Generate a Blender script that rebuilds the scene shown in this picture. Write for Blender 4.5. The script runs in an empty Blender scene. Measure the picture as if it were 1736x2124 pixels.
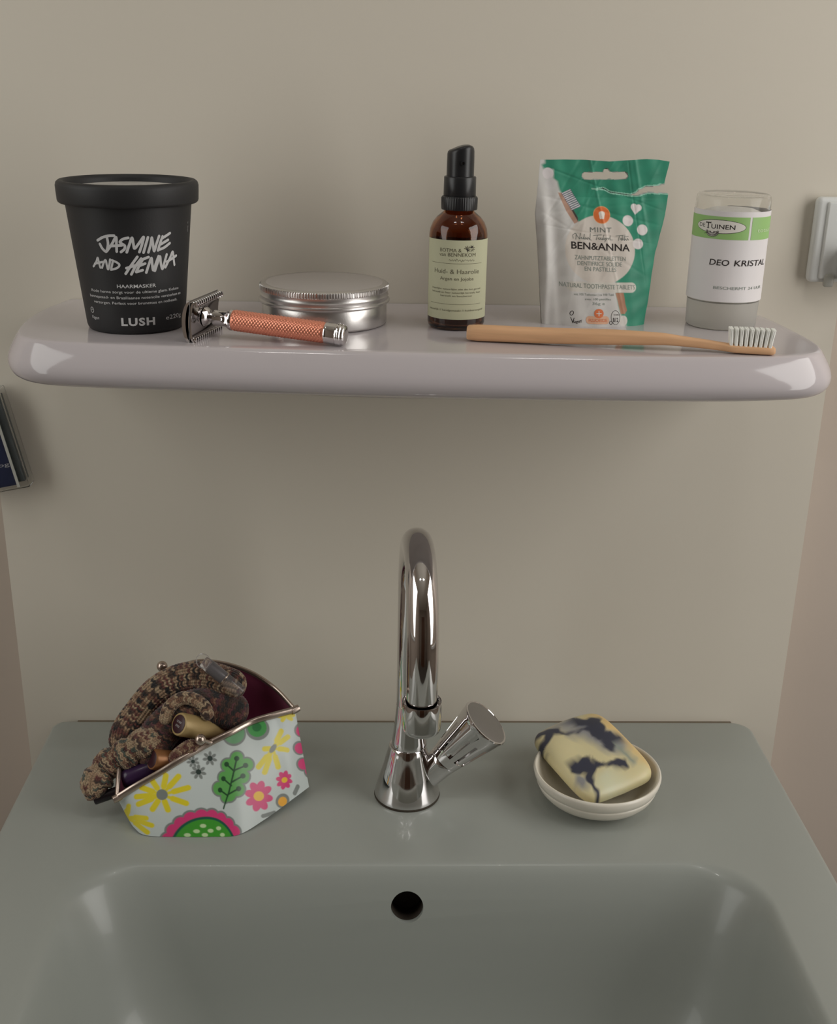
import bpy, bmesh, math, random
import numpy as np
from mathutils import Vector, Matrix
C = bpy.context.scene.collection
scene = bpy.context.scene
PI = math.pi
MM = 0.001

# ------------------------------------------------------------------ camera
cam_data = bpy.data.cameras.new('camera')
cam = bpy.data.objects.new('camera', cam_data)
C.objects.link(cam)
cam_data.sensor_fit = 'HORIZONTAL'
cam_data.sensor_width = 36.0
cam_data.lens = 36.0 * 2400.0 / 1736.0
cam_data.clip_start = 0.02
cam_data.clip_end = 20
_r = Vector((0.99942604, -0.02812743, 0.01887952))
_f = Vector((0.03298936, 0.93478312, -0.35368379))
_u = _r.cross(_f).normalized()
cam.matrix_world = Matrix(((_r.x, _u.x, -_f.x, 0.0), (_r.y, _u.y, -_f.y, -0.830),
                           (_r.z, _u.z, -_f.z, 0.497), (0, 0, 0, 1)))
scene.camera = cam

# ------------------------------------------------------------------ world, light, exposure
world = bpy.data.worlds.new('world')
scene.world = world
world.use_nodes = True
world.node_tree.nodes['Background'].inputs[0].default_value = (0.75, 0.85, 1.0, 1)
world.node_tree.nodes['Background'].inputs[1].default_value = 0.15


def area(name, loc, target, sx, sy, power, col):
    l = bpy.data.lights.new(name, 'AREA')
    l.shape = 'RECTANGLE'
    l.size, l.size_y, l.energy, l.color = sx, sy, power, col
    o = bpy.data.objects.new(name, l)
    C.objects.link(o)
    o.location = loc
    o.rotation_euler = (Vector(target) - Vector(loc)).to_track_quat('-Z', 'Y').to_euler()
    return o


# daylight through the windows of the side walls, two small lamps under the ceiling
area('daylight_right', (1.10, -0.46, 0.50), (0.15, 0, 0.22), 0.9, 1.3, 16.0, (1.0, 0.985, 0.955))
area('daylight_left', (-1.00, -0.47, 0.55), (-0.18, 0, 0.25), 0.7, 1.1, 6.6, (0.98, 1.0, 0.975))
area('ceiling_lamp_left', (-0.27, -0.60, 1.60), (-0.27, -0.60, 0), 0.15, 0.03, 0.9, (1.0, 0.98, 0.95))
area('ceiling_lamp_right', (0.27, -0.60, 1.60), (0.27, -0.60, 0), 0.19, 0.03, 1.2, (1.0, 0.98, 0.95))

scene.view_settings.view_transform = 'Standard'
scene.view_settings.look = 'None'
scene.view_settings.gamma = 1
scene.view_settings.exposure = -0.22
scene.view_settings.use_curve_mapping = False


# ------------------------------------------------------------------ colours and materials
def lin(c):
    return tuple(((x / 255.0) / 12.92 if x / 255.0 <= 0.04045 else ((x / 255.0 + 0.055) / 1.055) ** 2.4) for x in c)


def mat(name, col=(0.8, 0.8, 0.8), rough=0.5, metal=0.0, trans=0.0, ior=1.45, bump=0.0, bscale=200.0,
        vary=0.0, vscale=30.0, attr=False, coat=0.0, sss=0.0, alpha=1.0, stretch=None, spec=0.5, sheen=0.0):
    m = bpy.data.materials.new(name)
    m.use_nodes = True
    nt = m.node_tree
    b = nt.nodes['Principled BSDF']
    b.inputs['Base Color'].default_value = (*col, 1)
    b.inputs['Roughness'].default_value = rough
    b.inputs['Metallic'].default_value = metal
    b.inputs['Transmission Weight'].default_value = trans
    b.inputs['IOR'].default_value = ior
    b.inputs['Coat Weight'].default_value = coat
    b.inputs['Alpha'].default_value = alpha
    b.inputs['Specular IOR Level'].default_value = spec
    b.inputs['Sheen Weight'].default_value = sheen
    if sss > 0:
        b.inputs['Subsurface Weight'].default_value = sss
        b.inputs['Subsurface Radius'].default_value = (0.006, 0.004, 0.002)
        b.inputs['Subsurface Scale'].default_value = 1.0
    tc = nt.nodes.new('ShaderNodeTexCoord')
    mp = nt.nodes.new('ShaderNodeMapping')
    nt.links.new(tc.outputs['Object'], mp.inputs['Vector'])
    if stretch:
        mp.inputs['Scale'].default_value = stretch
    src = None
    if attr:
        a = nt.nodes.new('ShaderNodeAttribute')
        a.attribute_name = 'Col'
        src = a.outputs['Color']
    if vary > 0:
        n = nt.nodes.new('ShaderNodeTexNoise')
        n.inputs['Scale'].default_value = vscale
        n.inputs['Detail'].default_value = 4
        nt.links.new(mp.outputs[0], n.inputs['Vector'])
        r = nt.nodes.new('ShaderNodeMapRange')
        r.inputs[1].default_value = 0.3
        r.inputs[2].default_value = 0.7
        r.inputs[3].default_value = 1 - vary
        r.inputs[4].default_value = 1 + vary
        nt.links.new(n.outputs['Fac'], r.inputs[0])
        mx = nt.nodes.new('ShaderNodeMix')
        mx.data_type = 'RGBA'
        mx.blend_type = 'MULTIPLY'
        mx.inputs[0].default_value = 1
        if src:
            nt.links.new(src, mx.inputs[6])
        else:
            mx.inputs[6].default_value = (*col, 1)
        nt.links.new(r.outputs[0], mx.inputs[7])
        src = mx.outputs[2]
    if src:
        nt.links.new(src, b.inputs['Base Color'])
    if bump > 0:
        n = nt.nodes.new('ShaderNodeTexNoise')
        n.inputs['Scale'].default_value = bscale
        n.inputs['Detail'].default_value = 3
        nt.links.new(mp.outputs[0], n.inputs['Vector'])
        bp = nt.nodes.new('ShaderNodeBump')
        bp.inputs['Strength'].default_value = bump
        bp.inputs['Distance'].default_value = 0.001
        nt.links.new(n.outputs['Fac'], bp.inputs['Height'])
        nt.links.new(bp.outputs[0], b.inputs['Normal'])
    return m


M = {}
M['wall'] = mat('cream_wall_paint', lin((212, 205, 191)), 0.75, bump=0.05, bscale=260, vary=0.012, vscale=5)
M['wall2'] = mat('pinkish_cream_wall_paint', lin((194, 181, 169)), 0.8, bump=0.08, bscale=220, vary=0.015, vscale=6)
M['tilewall'] = mat('taupe_wall', lin((148, 138, 128)), 0.6, vary=0.03, vscale=4)
M['ceiling'] = mat('ceiling_paint', lin((225, 222, 214)), 0.9)
M['floor'] = mat('floor_grey', lin((120, 116, 110)), 0.5, vary=0.1, vscale=8)
M['frame'] = mat('window_paint', lin((215, 215, 212)), 0.4)
M['reflection_door'] = mat('reflection_door_brown', lin((96, 66, 48)), 0.5, vary=0.15, vscale=12, stretch=(8, 8, 1))
M['ceramic'] = mat('white_glazed_ceramic', lin((153, 157, 151)), 0.30, coat=0.12, spec=0.5)
M['shelfcer'] = mat('shelf_glazed_ceramic', lin((196, 189, 191)), 0.11, coat=0.25, spec=0.5)
M['chrome'] = mat('chrome', (0.72, 0.70, 0.70), 0.045, metal=1)
M['chrome_face'] = mat('brushed_chrome', (0.36, 0.35, 0.35), 0.32, metal=1)
M['rubber'] = mat('dark_gasket', lin((60, 52, 42)), 0.7)
M['gap_shade'] = mat('dark_gap_shade', lin((112, 100, 84)), 0.8)  # painted shadow of the gap behind the basin
M['dark'] = mat('painted_hole_shade', lin((60, 52, 44)), 0.7)  # dark colour standing in for shade inside the overflow hole
M['potblack'] = mat('black_matte_plastic', lin((37, 37, 38)), 0.55, bump=0.05, bscale=900)
M['print_grey'] = mat('pale_print', lin((205, 205, 205)), 0.6)
M['tinmetal'] = mat('brushed_aluminium', (0.62, 0.60, 0.585), 0.30, metal=0.9, bump=0.04, bscale=900)
M['tinlid'] = mat('aluminium_lid_top', (0.60, 0.57, 0.555), 0.42, metal=0.6, bump=0.03, bscale=900)
M['coral'] = mat('coral_anodised_metal', lin((244, 158, 130)), 0.24, metal=0.6)
M['bamboo'] = mat('bamboo', lin((218, 172, 130)), 0.55, vary=0.10, vscale=60, stretch=(0.35, 3, 5), bump=0.05, bscale=200)
M['bristle'] = mat('white_bristles', lin((246, 246, 240)), 0.6)
M['amber'] = mat('amber_glass', (0.38, 0.15, 0.06), 0.04, trans=1.0, ior=1.5)
M['oil'] = mat('amber_liquid', (0.10, 0.028, 0.012), 0.1)
M['pump'] = mat('black_pump_plastic', lin((34, 34, 36)), 0.32)
M['oil_label'] = mat('sage_label_paper', lin((190, 190, 160)), 0.7)
M['ink_brown'] = mat('brown_grey_ink', lin((104, 100, 80)), 0.7)
M['ink_dark'] = mat('dark_ink', lin((42, 36, 34)), 0.7)
M['paint'] = mat('printed_foil', rough=0.52, attr=True, bump=0.25, bscale=90)
M['pouchback'] = mat('pouch_back_foil', lin((190, 196, 190)), 0.5)
M['ink_teal_grey'] = mat('grey_green_ink', lin((140, 150, 142)), 0.6)
M['ink_grey'] = mat('grey_ink', lin((120, 126, 120)), 0.6)
M['ink_orange'] = mat('orange_ink', lin((224, 122, 76)), 0.6)
M['white_print'] = mat('white_print', lin((226, 222, 214)), 0.55)
M['deo_label'] = mat('white_label', lin((226, 222, 222)), 0.5)
M['green'] = mat('green_band', lin((150, 192, 118)), 0.5)
M['frost'] = mat('frosted_plastic', lin((214, 212, 206)), 0.38, trans=0.55, ior=1.3)
M['clearcap'] = mat('clear_plastic', (0.95, 0.95, 0.94), 0.03, trans=1.0, ior=1.2)
M['crystal'] = mat('white_crystal', lin((222, 220, 216)), 0.3)
M['purse'] = mat('floral_oilcloth', rough=0.35, attr=True, coat=0.05)
M['purseback'] = mat('white_oilcloth', lin((214, 222, 222)), 0.4)
M['lining'] = mat('magenta_lining', lin((112, 24, 62)), 0.6, sheen=0.3)
M['nickel'] = mat('aged_nickel', lin((188, 172, 160)), 0.26, metal=0.9)
M['knit'] = mat('melange_yarn', rough=0.95, attr=True, bump=0.6, bscale=900, sheen=0.3)
M['gold'] = mat('gold_plastic', lin((176, 152, 104)), 0.40, metal=0.2)
M['gold_dark'] = mat('brown_gold_plastic', lin((150, 104, 66)), 0.35, metal=0.35)  # brownish gold of the second tube
M['aubergine'] = mat('aubergine_disc', lin((58, 26, 34)), 0.4)
M['purple'] = mat('purple_plastic', lin((58, 38, 70)), 0.25)
M['blackpen'] = mat('black_lacquer', lin((34, 28, 32)), 0.22)
M['gloss_in'] = mat('dark_gloss_applicator', lin((78, 70, 72)), 0.4)
M['clearglass'] = mat('clear_acrylic', (0.93, 0.92, 0.94), 0.04, trans=0.92, ior=1.35)
M['dish'] = mat('cream_ceramic', lin((226, 220, 206)), 0.28, coat=0.15)
M['soap'] = mat('marbled_soap', rough=0.38, attr=True, sss=0.25, bump=0.08, bscale=160)
M['socket'] = mat('white_fitting_plastic', lin((222, 224, 222)), 0.35)
M['socketgrey'] = mat('grey_fitting_plastic', lin((176, 176, 168)), 0.4)
M['navy'] = mat('navy_card', lin((44, 52, 84)), 0.45)
M['greydark'] = mat('dark_grey_card', lin((84, 90, 92)), 0.5)


# ------------------------------------------------------------------ object helpers
def thing(name, label, cat, loc=(0, 0, 0), rot=(0, 0, 0), group=None):
    o = bpy.data.objects.new(name, None)
    o.empty_display_size = 0.01
    C.objects.link(o)
    o.location = tuple(v * MM for v in loc)
    o.rotation_euler = rot
    o['label'] = label
    o['category'] = cat
    if group:
        o['group'] = group
    return o


def mk(name, verts, faces, m, parent=None, smooth=True, angle=35, cols=None, label=None, kind=None, scale=MM):
    me = bpy.data.meshes.new(name)
    v = np.asarray(verts, dtype=float) * scale
    me.from_pydata(v.tolist(), [], [list(f) for f in faces])
    if cols is not None:
        ca = me.color_attributes.new('Col', 'FLOAT_COLOR', 'POINT')
        c4 = np.ones((len(v), 4), dtype=np.float32)
        c4[:, :3] = cols
        ca.data.foreach_set('color', c4.ravel())
    me.validate()
    if smooth:
        me.polygons.foreach_set('use_smooth', [True] * len(me.polygons))
        me.set_sharp_from_angle(angle=math.radians(angle))
    me.materials.append(m)
    o = bpy.data.objects.new(name, me)
    C.objects.link(o)
    if parent:
        o.parent = parent
    if label:
        o['label'] = label
    if kind:
        o['kind'] = kind
    return o


def tag(o, label, cat, group=None):
    o['label'] = label
    o['category'] = cat
    if group:
        o['group'] = group
    return o


def join(*ms):
    V, F = [], []
    for v, f in ms:
        n = len(V)
        V += [tuple(p) for p in v]
        F += [tuple(i + n for i in q) for q in f]
    return V, F


def lathe(prof, n=64, cx=0, cy=0, rmod=None, cap0=True, cap1=True):
    V, F = [], []
    for j, (r, z) in enumerate(prof):
        for i in range(n):
            a = 2 * PI * i / n
            rr = r if rmod is None else rmod(r, z, a, j)
            V.append((cx + rr * math.cos(a), cy + rr * math.sin(a), z))
    for j in range(len(prof) - 1):
        for i in range(n):
            k = (i + 1) % n
            F.append((j * n + i, j * n + k, (j + 1) * n + k, (j + 1) * n + i))
    if cap0:
        F.append(tuple(reversed(range(n))))
    if cap1:
        F.append(tuple((len(prof) - 1) * n + i for i in range(n)))
    return V, F


def xform(mesh, mtx):
    v, f = mesh
    return [tuple(mtx @ Vector(p)) for p in v], f


def axis_mtx(origin, direction, roll_ref=(0, 0, 1)):
    d = Vector(direction).normalized()
    q = d.to_track_quat('Z', 'Y').to_matrix().to_4x4()
    return Matrix.Translation(Vector(origin)) @ q


def box(x0, x1, y0, y1, z0, z1, b=0.0):
    bm = bmesh.new()
    bmesh.ops.create_cube(bm, size=1)
    for v in bm.verts:
        v.co = Vector(((x0 + x1) / 2 + v.co.x * (x1 - x0), (y0 + y1) / 2 + v.co.y * (y1 - y0),
                       (z0 + z1) / 2 + v.co.z * (z1 - z0)))
    if b > 0:
        bmesh.ops.bevel(bm, geom=bm.edges[:], offset=b, segments=3, affect='EDGES', profile=0.5)
    V = [tuple(v.co) for v in bm.verts]
    bm.verts.index_update()
    F = [tuple(v.index for v in f.verts) for f in bm.faces]
    bm.free()
    return V, F


def catmull(pts, n):
    P = [np.array(p, float) for p in pts]
    P = [2 * P[0] - P[1]] + P + [2 * P[-1] - P[-2]]
    out = []
    segs = len(P) - 3
    for i in range(n):
        t = i / (n - 1) * segs
        k = min(int(t), segs - 1)
        t -= k
        a, b, c, d = P[k:k + 4]
        out.append(0.5 * ((2 * b) + (c - a) * t + (2 * a - 5 * b + 4 * c - d) * t * t + (3 * b - a - 3 * c + d) * t ** 3))
    return np.array(out)


def frames(path, up=(0, 0, 1)):
    T = np.gradient(path, axis=0)
    T /= np.linalg.norm(T, axis=1)[:, None] + 1e-9
    n = np.cross(T[0], np.array(up, float))
    if np.linalg.norm(n) < 1e-3:
        n = np.cross(T[0], (1, 0, 0))
    n /= np.linalg.norm(n)
    N = []
    for t in T:
        n = n - t * np.dot(n, t)
        n /= np.linalg.norm(n)
        N.append(n.copy())
    N = np.array(N)
    B = np.cross(T, N)
    return T, N, B


def tube(path, rad, m=16, caps=True, flat=1.0, up=(0, 0, 1), disp=None):
    path = np.asarray(path, float)
    T, N, B = frames(path, up)
    L = np.concatenate([[0], np.cumsum(np.linalg.norm(np.diff(path, axis=0), axis=1))])
    V, F = [], []
    for i in range(len(path)):
        r = rad(i / (len(path) - 1)) if callable(rad) else rad
        for j in range(m):
            a = 2 * PI * j / m
            rr = r if disp is None else r + disp(L[i], a)
            V.append(tuple(path[i] + N[i] * math.cos(a) * rr + B[i] * math.sin(a) * rr * flat))
    for i in range(len(path) - 1):
        for j in range(m):
            k = (j + 1) % m
            F.append((i * m + j, i * m + k, (i + 1) * m + k, (i + 1) * m + j))
    if caps:
        F.append(tuple(reversed(range(m))))
        F.append(tuple((len(path) - 1) * m + j for j in range(m)))
    return V, F


def rrect(x0, x1, y0, y1, rad, n=12):
    """rounded rectangle, counter-clockwise; rad = four radii (back-right, back-left, front-left, front-right)"""
    P = []
    for (cx, cy, r, a0) in ((x1 - rad[0], y1 - rad[0], rad[0], 0), (x0 + rad[1], y1 - rad[1], rad[1], 90),
                            (x0 + rad[2], y0 + rad[2], rad[2], 180), (x1 - rad[3], y0 + rad[3], rad[3], 270)):
        for k in range(n + 1):
            a = math.radians(a0 + 90 * k / n)
            P.append((cx + r * math.cos(a), cy + r * math.sin(a)))
    return P


def rings(rs, cap0=True, cap1=True):
    n = len(rs[0])
    V = [tuple(p) for r in rs for p in r]
    F = []
    for j in range(len(rs) - 1):
        for i in range(n):
            k = (i + 1) % n
            F.append((j * n + i, j * n + k, (j + 1) * n + k, (j + 1) * n + i))
    if cap0:
        F.append(tuple(reversed(range(n))))
    if cap1:
        F.append(tuple((len(rs) - 1) * n + i for i in range(n)))
    return V, F


# ------------------------------------------------------------------ lettering helpers (flat print)
def text2d(s, cx, cy, h, w=None, bold=0.0, shear=0.0, space=1.0, align='C'):
    """cap height h, overall width w (mm), centred on cx (or left-aligned), baseline at cy"""
    cu = bpy.data.curves.new('lettering', 'FONT')
    cu.body = s
    cu.size = 1.0
    cu.offset = bold
    cu.shear = shear
    cu.space_character = space
    cu.resolution_u = 3
    ob = bpy.data.objects.new('lettering', cu)
    me = bpy.data.meshes.new_from_object(ob)
    bpy.data.objects.remove(ob)
    v = np.array([q.co[:2] for q in me.vertices])
    me.calc_loop_triangles()
    f = [tuple(t.vertices) for t in me.loop_triangles]
    bpy.data.meshes.remove(me)
    if len(v) == 0:
        return [], []
    sy = h / 0.73
    x0, x1 = v[:, 0].min(), v[:, 0].max()
    sx = sy if w is None else w / (x1 - x0)
    if align == 'C':
        X = (v[:, 0] - (x0 + x1) / 2) * sx + cx
    else:
        X = (v[:, 0] - x0) * sx + cx
    return [(a, b) for a, b in zip(X, v[:, 1] * sy + cy)], f


def stroke2d(pts, w, taper=None):
    V, F = [], []

    def disc(c, r):
        n0 = len(V)
        for k in range(10):
            V.append((c[0] + r * math.cos(k * PI / 5), c[1] + r * math.sin(k * PI / 5)))
        F.append(tuple(n0 + k for k in range(10)))
    for i, p in enumerate(pts):
        disc(p, w / 2)
        if i:
            q = pts[i - 1]
            dx, dy = p[0] - q[0], p[1] - q[1]
            l = math.hypot(dx, dy) + 1e-9
            nx, ny = -dy / l * w / 2, dx / l * w / 2
            n0 = len(V)
            V += [(q[0] + nx, q[1] + ny), (q[0] - nx, q[1] - ny), (p[0] - nx, p[1] - ny), (p[0] + nx, p[1] + ny)]
            F.append((n0, n0 + 1, n0 + 2, n0 + 3))
    return V, F


def ellipse2d(cx, cy, rx, ry, rot=0, n=32):
    c, s = math.cos(rot), math.sin(rot)
    V = [(cx + rx * math.cos(2 * PI * k / n) * c - ry * math.sin(2 * PI * k / n) * s,
          cy + rx * math.cos(2 * PI * k / n) * s + ry * math.sin(2 * PI * k / n) * c) for k in range(n)]
    return V + [(cx, cy)], [(k, (k + 1) % n, n) for k in range(n)]


def ring2d(cx, cy, rx, ry, w, rot=0, n=40):
    c, s = math.cos(rot), math.sin(rot)
    V = []
    for (a, b) in ((rx + w / 2, ry + w / 2), (rx - w / 2, ry - w / 2)):
        for k in range(n):
            x, y = a * math.cos(2 * PI * k / n), b * math.sin(2 * PI * k / n)
            V.append((cx + x * c - y * s, cy + x * s + y * c))
    return V, [(k, (k + 1) % n, n + (k + 1) % n, n + k) for k in range(n)]


def rect2d(x0, x1, y0, y1, nx=1, ny=1):
    V = [(x0 + (x1 - x0) * i / nx, y0 + (y1 - y0) * j / ny) for j in range(ny + 1) for i in range(nx + 1)]
    return V, [(j * (nx + 1) + i, j * (nx + 1) + i + 1, (j + 1) * (nx + 1) + i + 1, (j + 1) * (nx + 1) + i)
               for j in range(ny) for i in range(nx)]


def refine(V, F, L):
    """split triangles until no edge is longer than L"""
    V = [tuple(v) for v in V]
    tris = []
    for f in F:
        for k in range(1, len(f) - 1):
            tris.append((f[0], f[k], f[k + 1]))
    out, cache = [], {}
    while tris:
        t = tris.pop()
        es = [(t[0], t[1]), (t[1], t[2]), (t[2], t[0])]
        ls = [math.dist(V[a], V[b]) for a, b in es]
        k = ls.index(max(ls))
        if ls[k] <= L:
            out.append(t)
            continue
        a, b = es[k]
        c = t[(k + 2) % 3]
        key = (min(a, b), max(a, b))
        if key not in cache:
            cache[key] = len(V)
            V.append(((V[a][0] + V[b][0]) / 2, (V[a][1] + V[b][1]) / 2))
        m_ = cache[key]
        tris += [(a, m_, c), (m_, b, c)]
    return V, out


def decal(name, shapes, fn, m, parent, L=1.5, label=None):
    V, F = join(*[s for s in shapes if len(s[0])])
    V, F = refine(V, F, L)
    return mk(name, [fn(u, v) for u, v in V], F, m, parent, smooth=False, label=label)


def wrapper(radius, eps=0.12, az=0.0):
    def fn(u, v):
        r = (radius(v) if callable(radius) else radius)
        a = u / r + az
        return ((r + eps) * math.sin(a), -(r + eps) * math.cos(a), v)
    return fn


# ------------------------------------------------------------------ painting helpers (flat print as vertex colours)
def over(col, d, c, aa=5.0):
    a = np.clip(0.5 - d / aa, 0, 1)[:, None]
    col[:] = col * (1 - a) + np.array(lin(c)) * a


def d_circ(X, Y, cx, cy, r):
    return np.hypot(X - cx, Y - cy) - r


def d_ell(X, Y, cx, cy, rx, ry, deg=0):
    c, s = math.cos(math.radians(deg)), math.sin(math.radians(deg))
    u = (X - cx) * c + (Y - cy) * s
    v = -(X - cx) * s + (Y - cy) * c
    k = np.sqrt((u / rx) ** 2 + (v / ry) ** 2)
    return (k - 1) * min(rx, ry)


def d_seg(X, Y, x0, y0, x1, y1, r):
    dx, dy = x1 - x0, y1 - y0
    t = np.clip(((X - x0) * dx + (Y - y0) * dy) / (dx * dx + dy * dy + 1e-9), 0, 1)
    return np.hypot(X - x0 - t * dx, Y - y0 - t * dy) - r


def d_poly(X, Y, pts):
    n = len(pts)
    d = np.full(X.shape, 1e9)
    inside = np.zeros(X.shape, bool)
    for i in range(n):
        x0, y0 = pts[i]
        x1, y1 = pts[(i + 1) % n]
        d = np.minimum(d, d_seg(X, Y, x0, y0, x1, y1, 0))
        cond = ((y0 > Y) != (y1 > Y)) & (X < (x1 - x0) * (Y - y0) / (y1 - y0 + 1e-12) + x0)
        inside ^= cond
    return np.where(inside, -d, d)


# ================================================================== THE SETTING
def struct(name, V, F, m, parent=None, smooth=False, b=None):
    o = mk(name, V, F, m, parent, smooth=smooth)
    if not parent:
        o['kind'] = 'structure'
    return o


ZF, ZC = -850, 1650
# the boxed-in part of the wall that carries shelf and basin, and the wall set back behind it
V, F = box(-286.8, 331.3, 0, 45, ZF, ZC)
struct('wall_back', V, F, M['wall'])
V, F = box(-1060, 1160, 46, 120, ZF, ZC)
struct('wall_recess', V, F, M['wall2'])
V, F = box(-1160, -1060, -2500, 120, ZF, ZC)
struct('wall_left', V, F, M['wall2'])
V, F = box(1160, 1260, -2500, 120, ZF, ZC)
struct('wall_right', V, F, M['wall2'])
V, F = box(-1160, 1260, -2500, 120, ZF - 60, ZF)
struct('floor', V, F, M['floor'])
V, F = box(-1160, 1260, -2500, 120, ZC, ZC + 60)
struct('ceiling', V, F, M['ceiling'])
V, F = box(-1060, 1160, -2500, -2400, ZF, ZC)
struct('wall_front', V, F, M['tilewall'])


def side_window(name, x0, x1, y0, y1, z0, z1):
    fr = [box(x0, x1, y0, y0 + 40, z0, z1), box(x0, x1, y1 - 40, y1, z0, z1),
          box(x0, x1, y0 + 40, y1 - 40, z0, z0 + 40), box(x0, x1, y0 + 40, y1 - 40, z1 - 40, z1)]
    V, F = join(*fr)
    struct(name, V, F, M['frame'])


side_window('window_1', 1118, 1159, -990, 40, -230, 1230)
side_window('window_2', -1059, -1018, -900, -40, -70, 1170)
V, F = box(-420, 420, -2398, -2360, ZF, 1200, 4)
struct('reflection_door_1', V, F, M['reflection_door'])  # unseen door, added to give the reflections dark contrast

# ================================================================== SHELF
def shelf_outline(inset, n=10):
    # plan outline from the wall on the right, round the bowed front, to the wall on the left
    L0, R0 = -231, 271           # where it meets the wall
    P = []
    i = inset
    # right flank bows outwards, front corner, bowed front, left corner, left flank
    ctrl = [(268 - i, 0), (276 - i, -32), (281 - i, -75), (283 - i, -108), (280 - i * .9, -134 + i * .5),
            (268 - i * .7, -153 + i * .8), (245 - i * .4, -163 + i), (200 - i * .2, -168 + i), (120, -169.5 + i), (30, -167 + i),
            (-60, -161.5 + i), (-140 + i * .2, -155 + i), (-190 + i * .4, -149.5 + i), (-214 + i * .6, -141 + i * .8),
            (-229 + i * .8, -124 + i * .4), (-237 + i, -98), (-240 + i, -65), (-238 + i, -35), (-231 + i, 0)]
    P = catmull([(a, b, 0) for a, b in ctrl], 150)
    return P[:, :2]


shelf = thing('wall_shelf', 'glossy white ceramic shelf with rounded corners fixed to the wall above the basin', 'shelf', (20, 0, 270))
rs = []
#        inset  z     (local z = world z - 270)
prof = [(15.0, 73.0), (10.5, 73.0), (9.4, 72.8), (8.4, 72.2), (7.4, 71.1), (5.6, 68.4), (3.2, 64.6), (1.2, 60.5), (0.2, 57.5), (0, 55.0), (0.3, 52.8), (1.2, 50.6), (2.8, 48.6),
        (5.2, 47.0), (8.0, 46.0)]
for ins, z in prof:
    o = shelf_outline(ins)
    o = [(x - 20, min(y, -1.0), z) for x, y in o]
    o[0] = (o[0][0], -0.5, z)
    o[-1] = (o[-1][0], -0.5, z)
    rs.append(o)
last = rs[-1]
for t in (0.12, 0.25, 0.4, 0.55, 0.7, 0.82, 0.92, 0.97, 1.0):
    ring = []
    for x, y, z in last:
        zw = 3.0 + 24.0 * min(1.0, abs(x) / 255.0) ** 2.2
        ring.append((x * (1 - 0.03 * t), min(y * (1 - t), -0.5), z + (zw - z) * (0.75 * t + 0.25 * t ** 4)))
    rs.append(ring)
V, F = rings(rs)
F = [tuple(reversed(f)) for f in F]
mk('shelf_body', V, F, M['shelfcer'], shelf, angle=40)

# ================================================================== WASH BASIN
basin = thing('wash_basin', 'white glazed wash basin with wide tap ledge below the shelf', 'basin', (20, -230, 0))
NN = 14


def bring(x0, x1, y0, y1, r, z):
    if not isinstance(r, (tuple, list)):
        r = (r,) * 4
    return [(x - 20, y + 230, z) for x, y in rrect(x0, x1, y0, y1, r, NN)]


ox0, ox1, oy0, oy1 = -262.9, 305.9, -490, -2.2
OR = (16, 10, 30, 30)
bx0, bx1, by0, by1 = -207, 257, -440, -184


def off(d, r, z):
    return bring(ox0 + d, ox1 - d, oy0 + d, oy1 - d, tuple(max(q - d, 1.5) for q in OR), z)


def inn(d, z, r=46, db=None):
    db = d if db is None else db
    return bring(bx0 + d, bx1 - d, by0 + d, by1 - db, max(r + d * .35, 5), z)


br = [inn(115, -128, 40, 98), inn(90, -127.5, 42, 80), inn(66, -124, 46, 62), inn(47, -115, 50, 46), inn(34, -100, 52, 36), inn(26, -80, 52, 28), inn(20.5, -55, 50, 21.5),
      inn(16, -34, 48, 16.5), inn(12.5, -21, 48, 12.5), inn(9.6, -12, 46, 9.0), inn(7.2, -6.6, 46, 6.4), inn(5.0, -3.4, 46, 4.3), inn(3, -1.5, 46, 2.5), inn(1.2, -0.4, 46, 1.0), inn(-1, 0, 46),
      off(3.0, 0, 0), off(1.2, 0, -0.4), off(0.3, 0, -1.3), off(0, 0, -3), off(0, 0, -26), off(2, 0, -30), off(30, 0, -60), off(60, 0, -150), off(90, 0, -160)]
V, F = rings(br)
F = [tuple(reversed(f)) for f in F]
bo = mk('bowl', V, F, M['ceramic'], basin, angle=60)
# overflow hole cut into the back wall of the bowl
hx, hy, hz = 20.0, -201.5, -25.0
cv, cf = xform(lathe([(10.9, -14), (10.9, 26)], 40), axis_mtx((hx - 20, hy + 230, hz), (0, 1, -0.25)))
me = bpy.data.meshes.new('cutter')
me.from_pydata([tuple(c * MM for c in p) for p in cv], [], cf)
cut = bpy.data.objects.new('cutter', me)
C.objects.link(cut)
cut.parent = basin
md = bo.modifiers.new('b', 'BOOLEAN')
md.operation = 'DIFFERENCE'
md.object = cut
md.solver = 'EXACT'
bpy.context.view_layer.update()
dg = bpy.context.evaluated_depsgraph_get()
nm = bpy.data.meshes.new_from_object(bo.evaluated_get(dg))
bo.modifiers.clear()
bo.data = nm
bpy.data.objects.remove(cut)
nm.polygons.foreach_set('use_smooth', [True] * len(nm.polygons))
nm.set_sharp_from_angle(angle=math.radians(40))
V, F = xform(lathe([(10.7, 7.5), (10.7, 8), (10.7, 25.2)], 32, cap0=False), axis_mtx((hx - 20, hy + 230, hz), (0, 1, -0.25)))
mk('overflow_shade_liner', V, F, M['dark'], basin, label='dark liner painted as the shade inside the round overflow hole')  # liner darkens the bore by colour, in place of deep shade
V, F = box(-245 - 20, 292 - 20, -3.0 + 230, -0.1 + 230, -6, -0.9)
mk('gap_shade_strip', V, F, M['gap_shade'], basin, label='thin dark strip painted as the shadow in the gap between basin and wall')  # dark strip put in for the shadow between basin and wall

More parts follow.
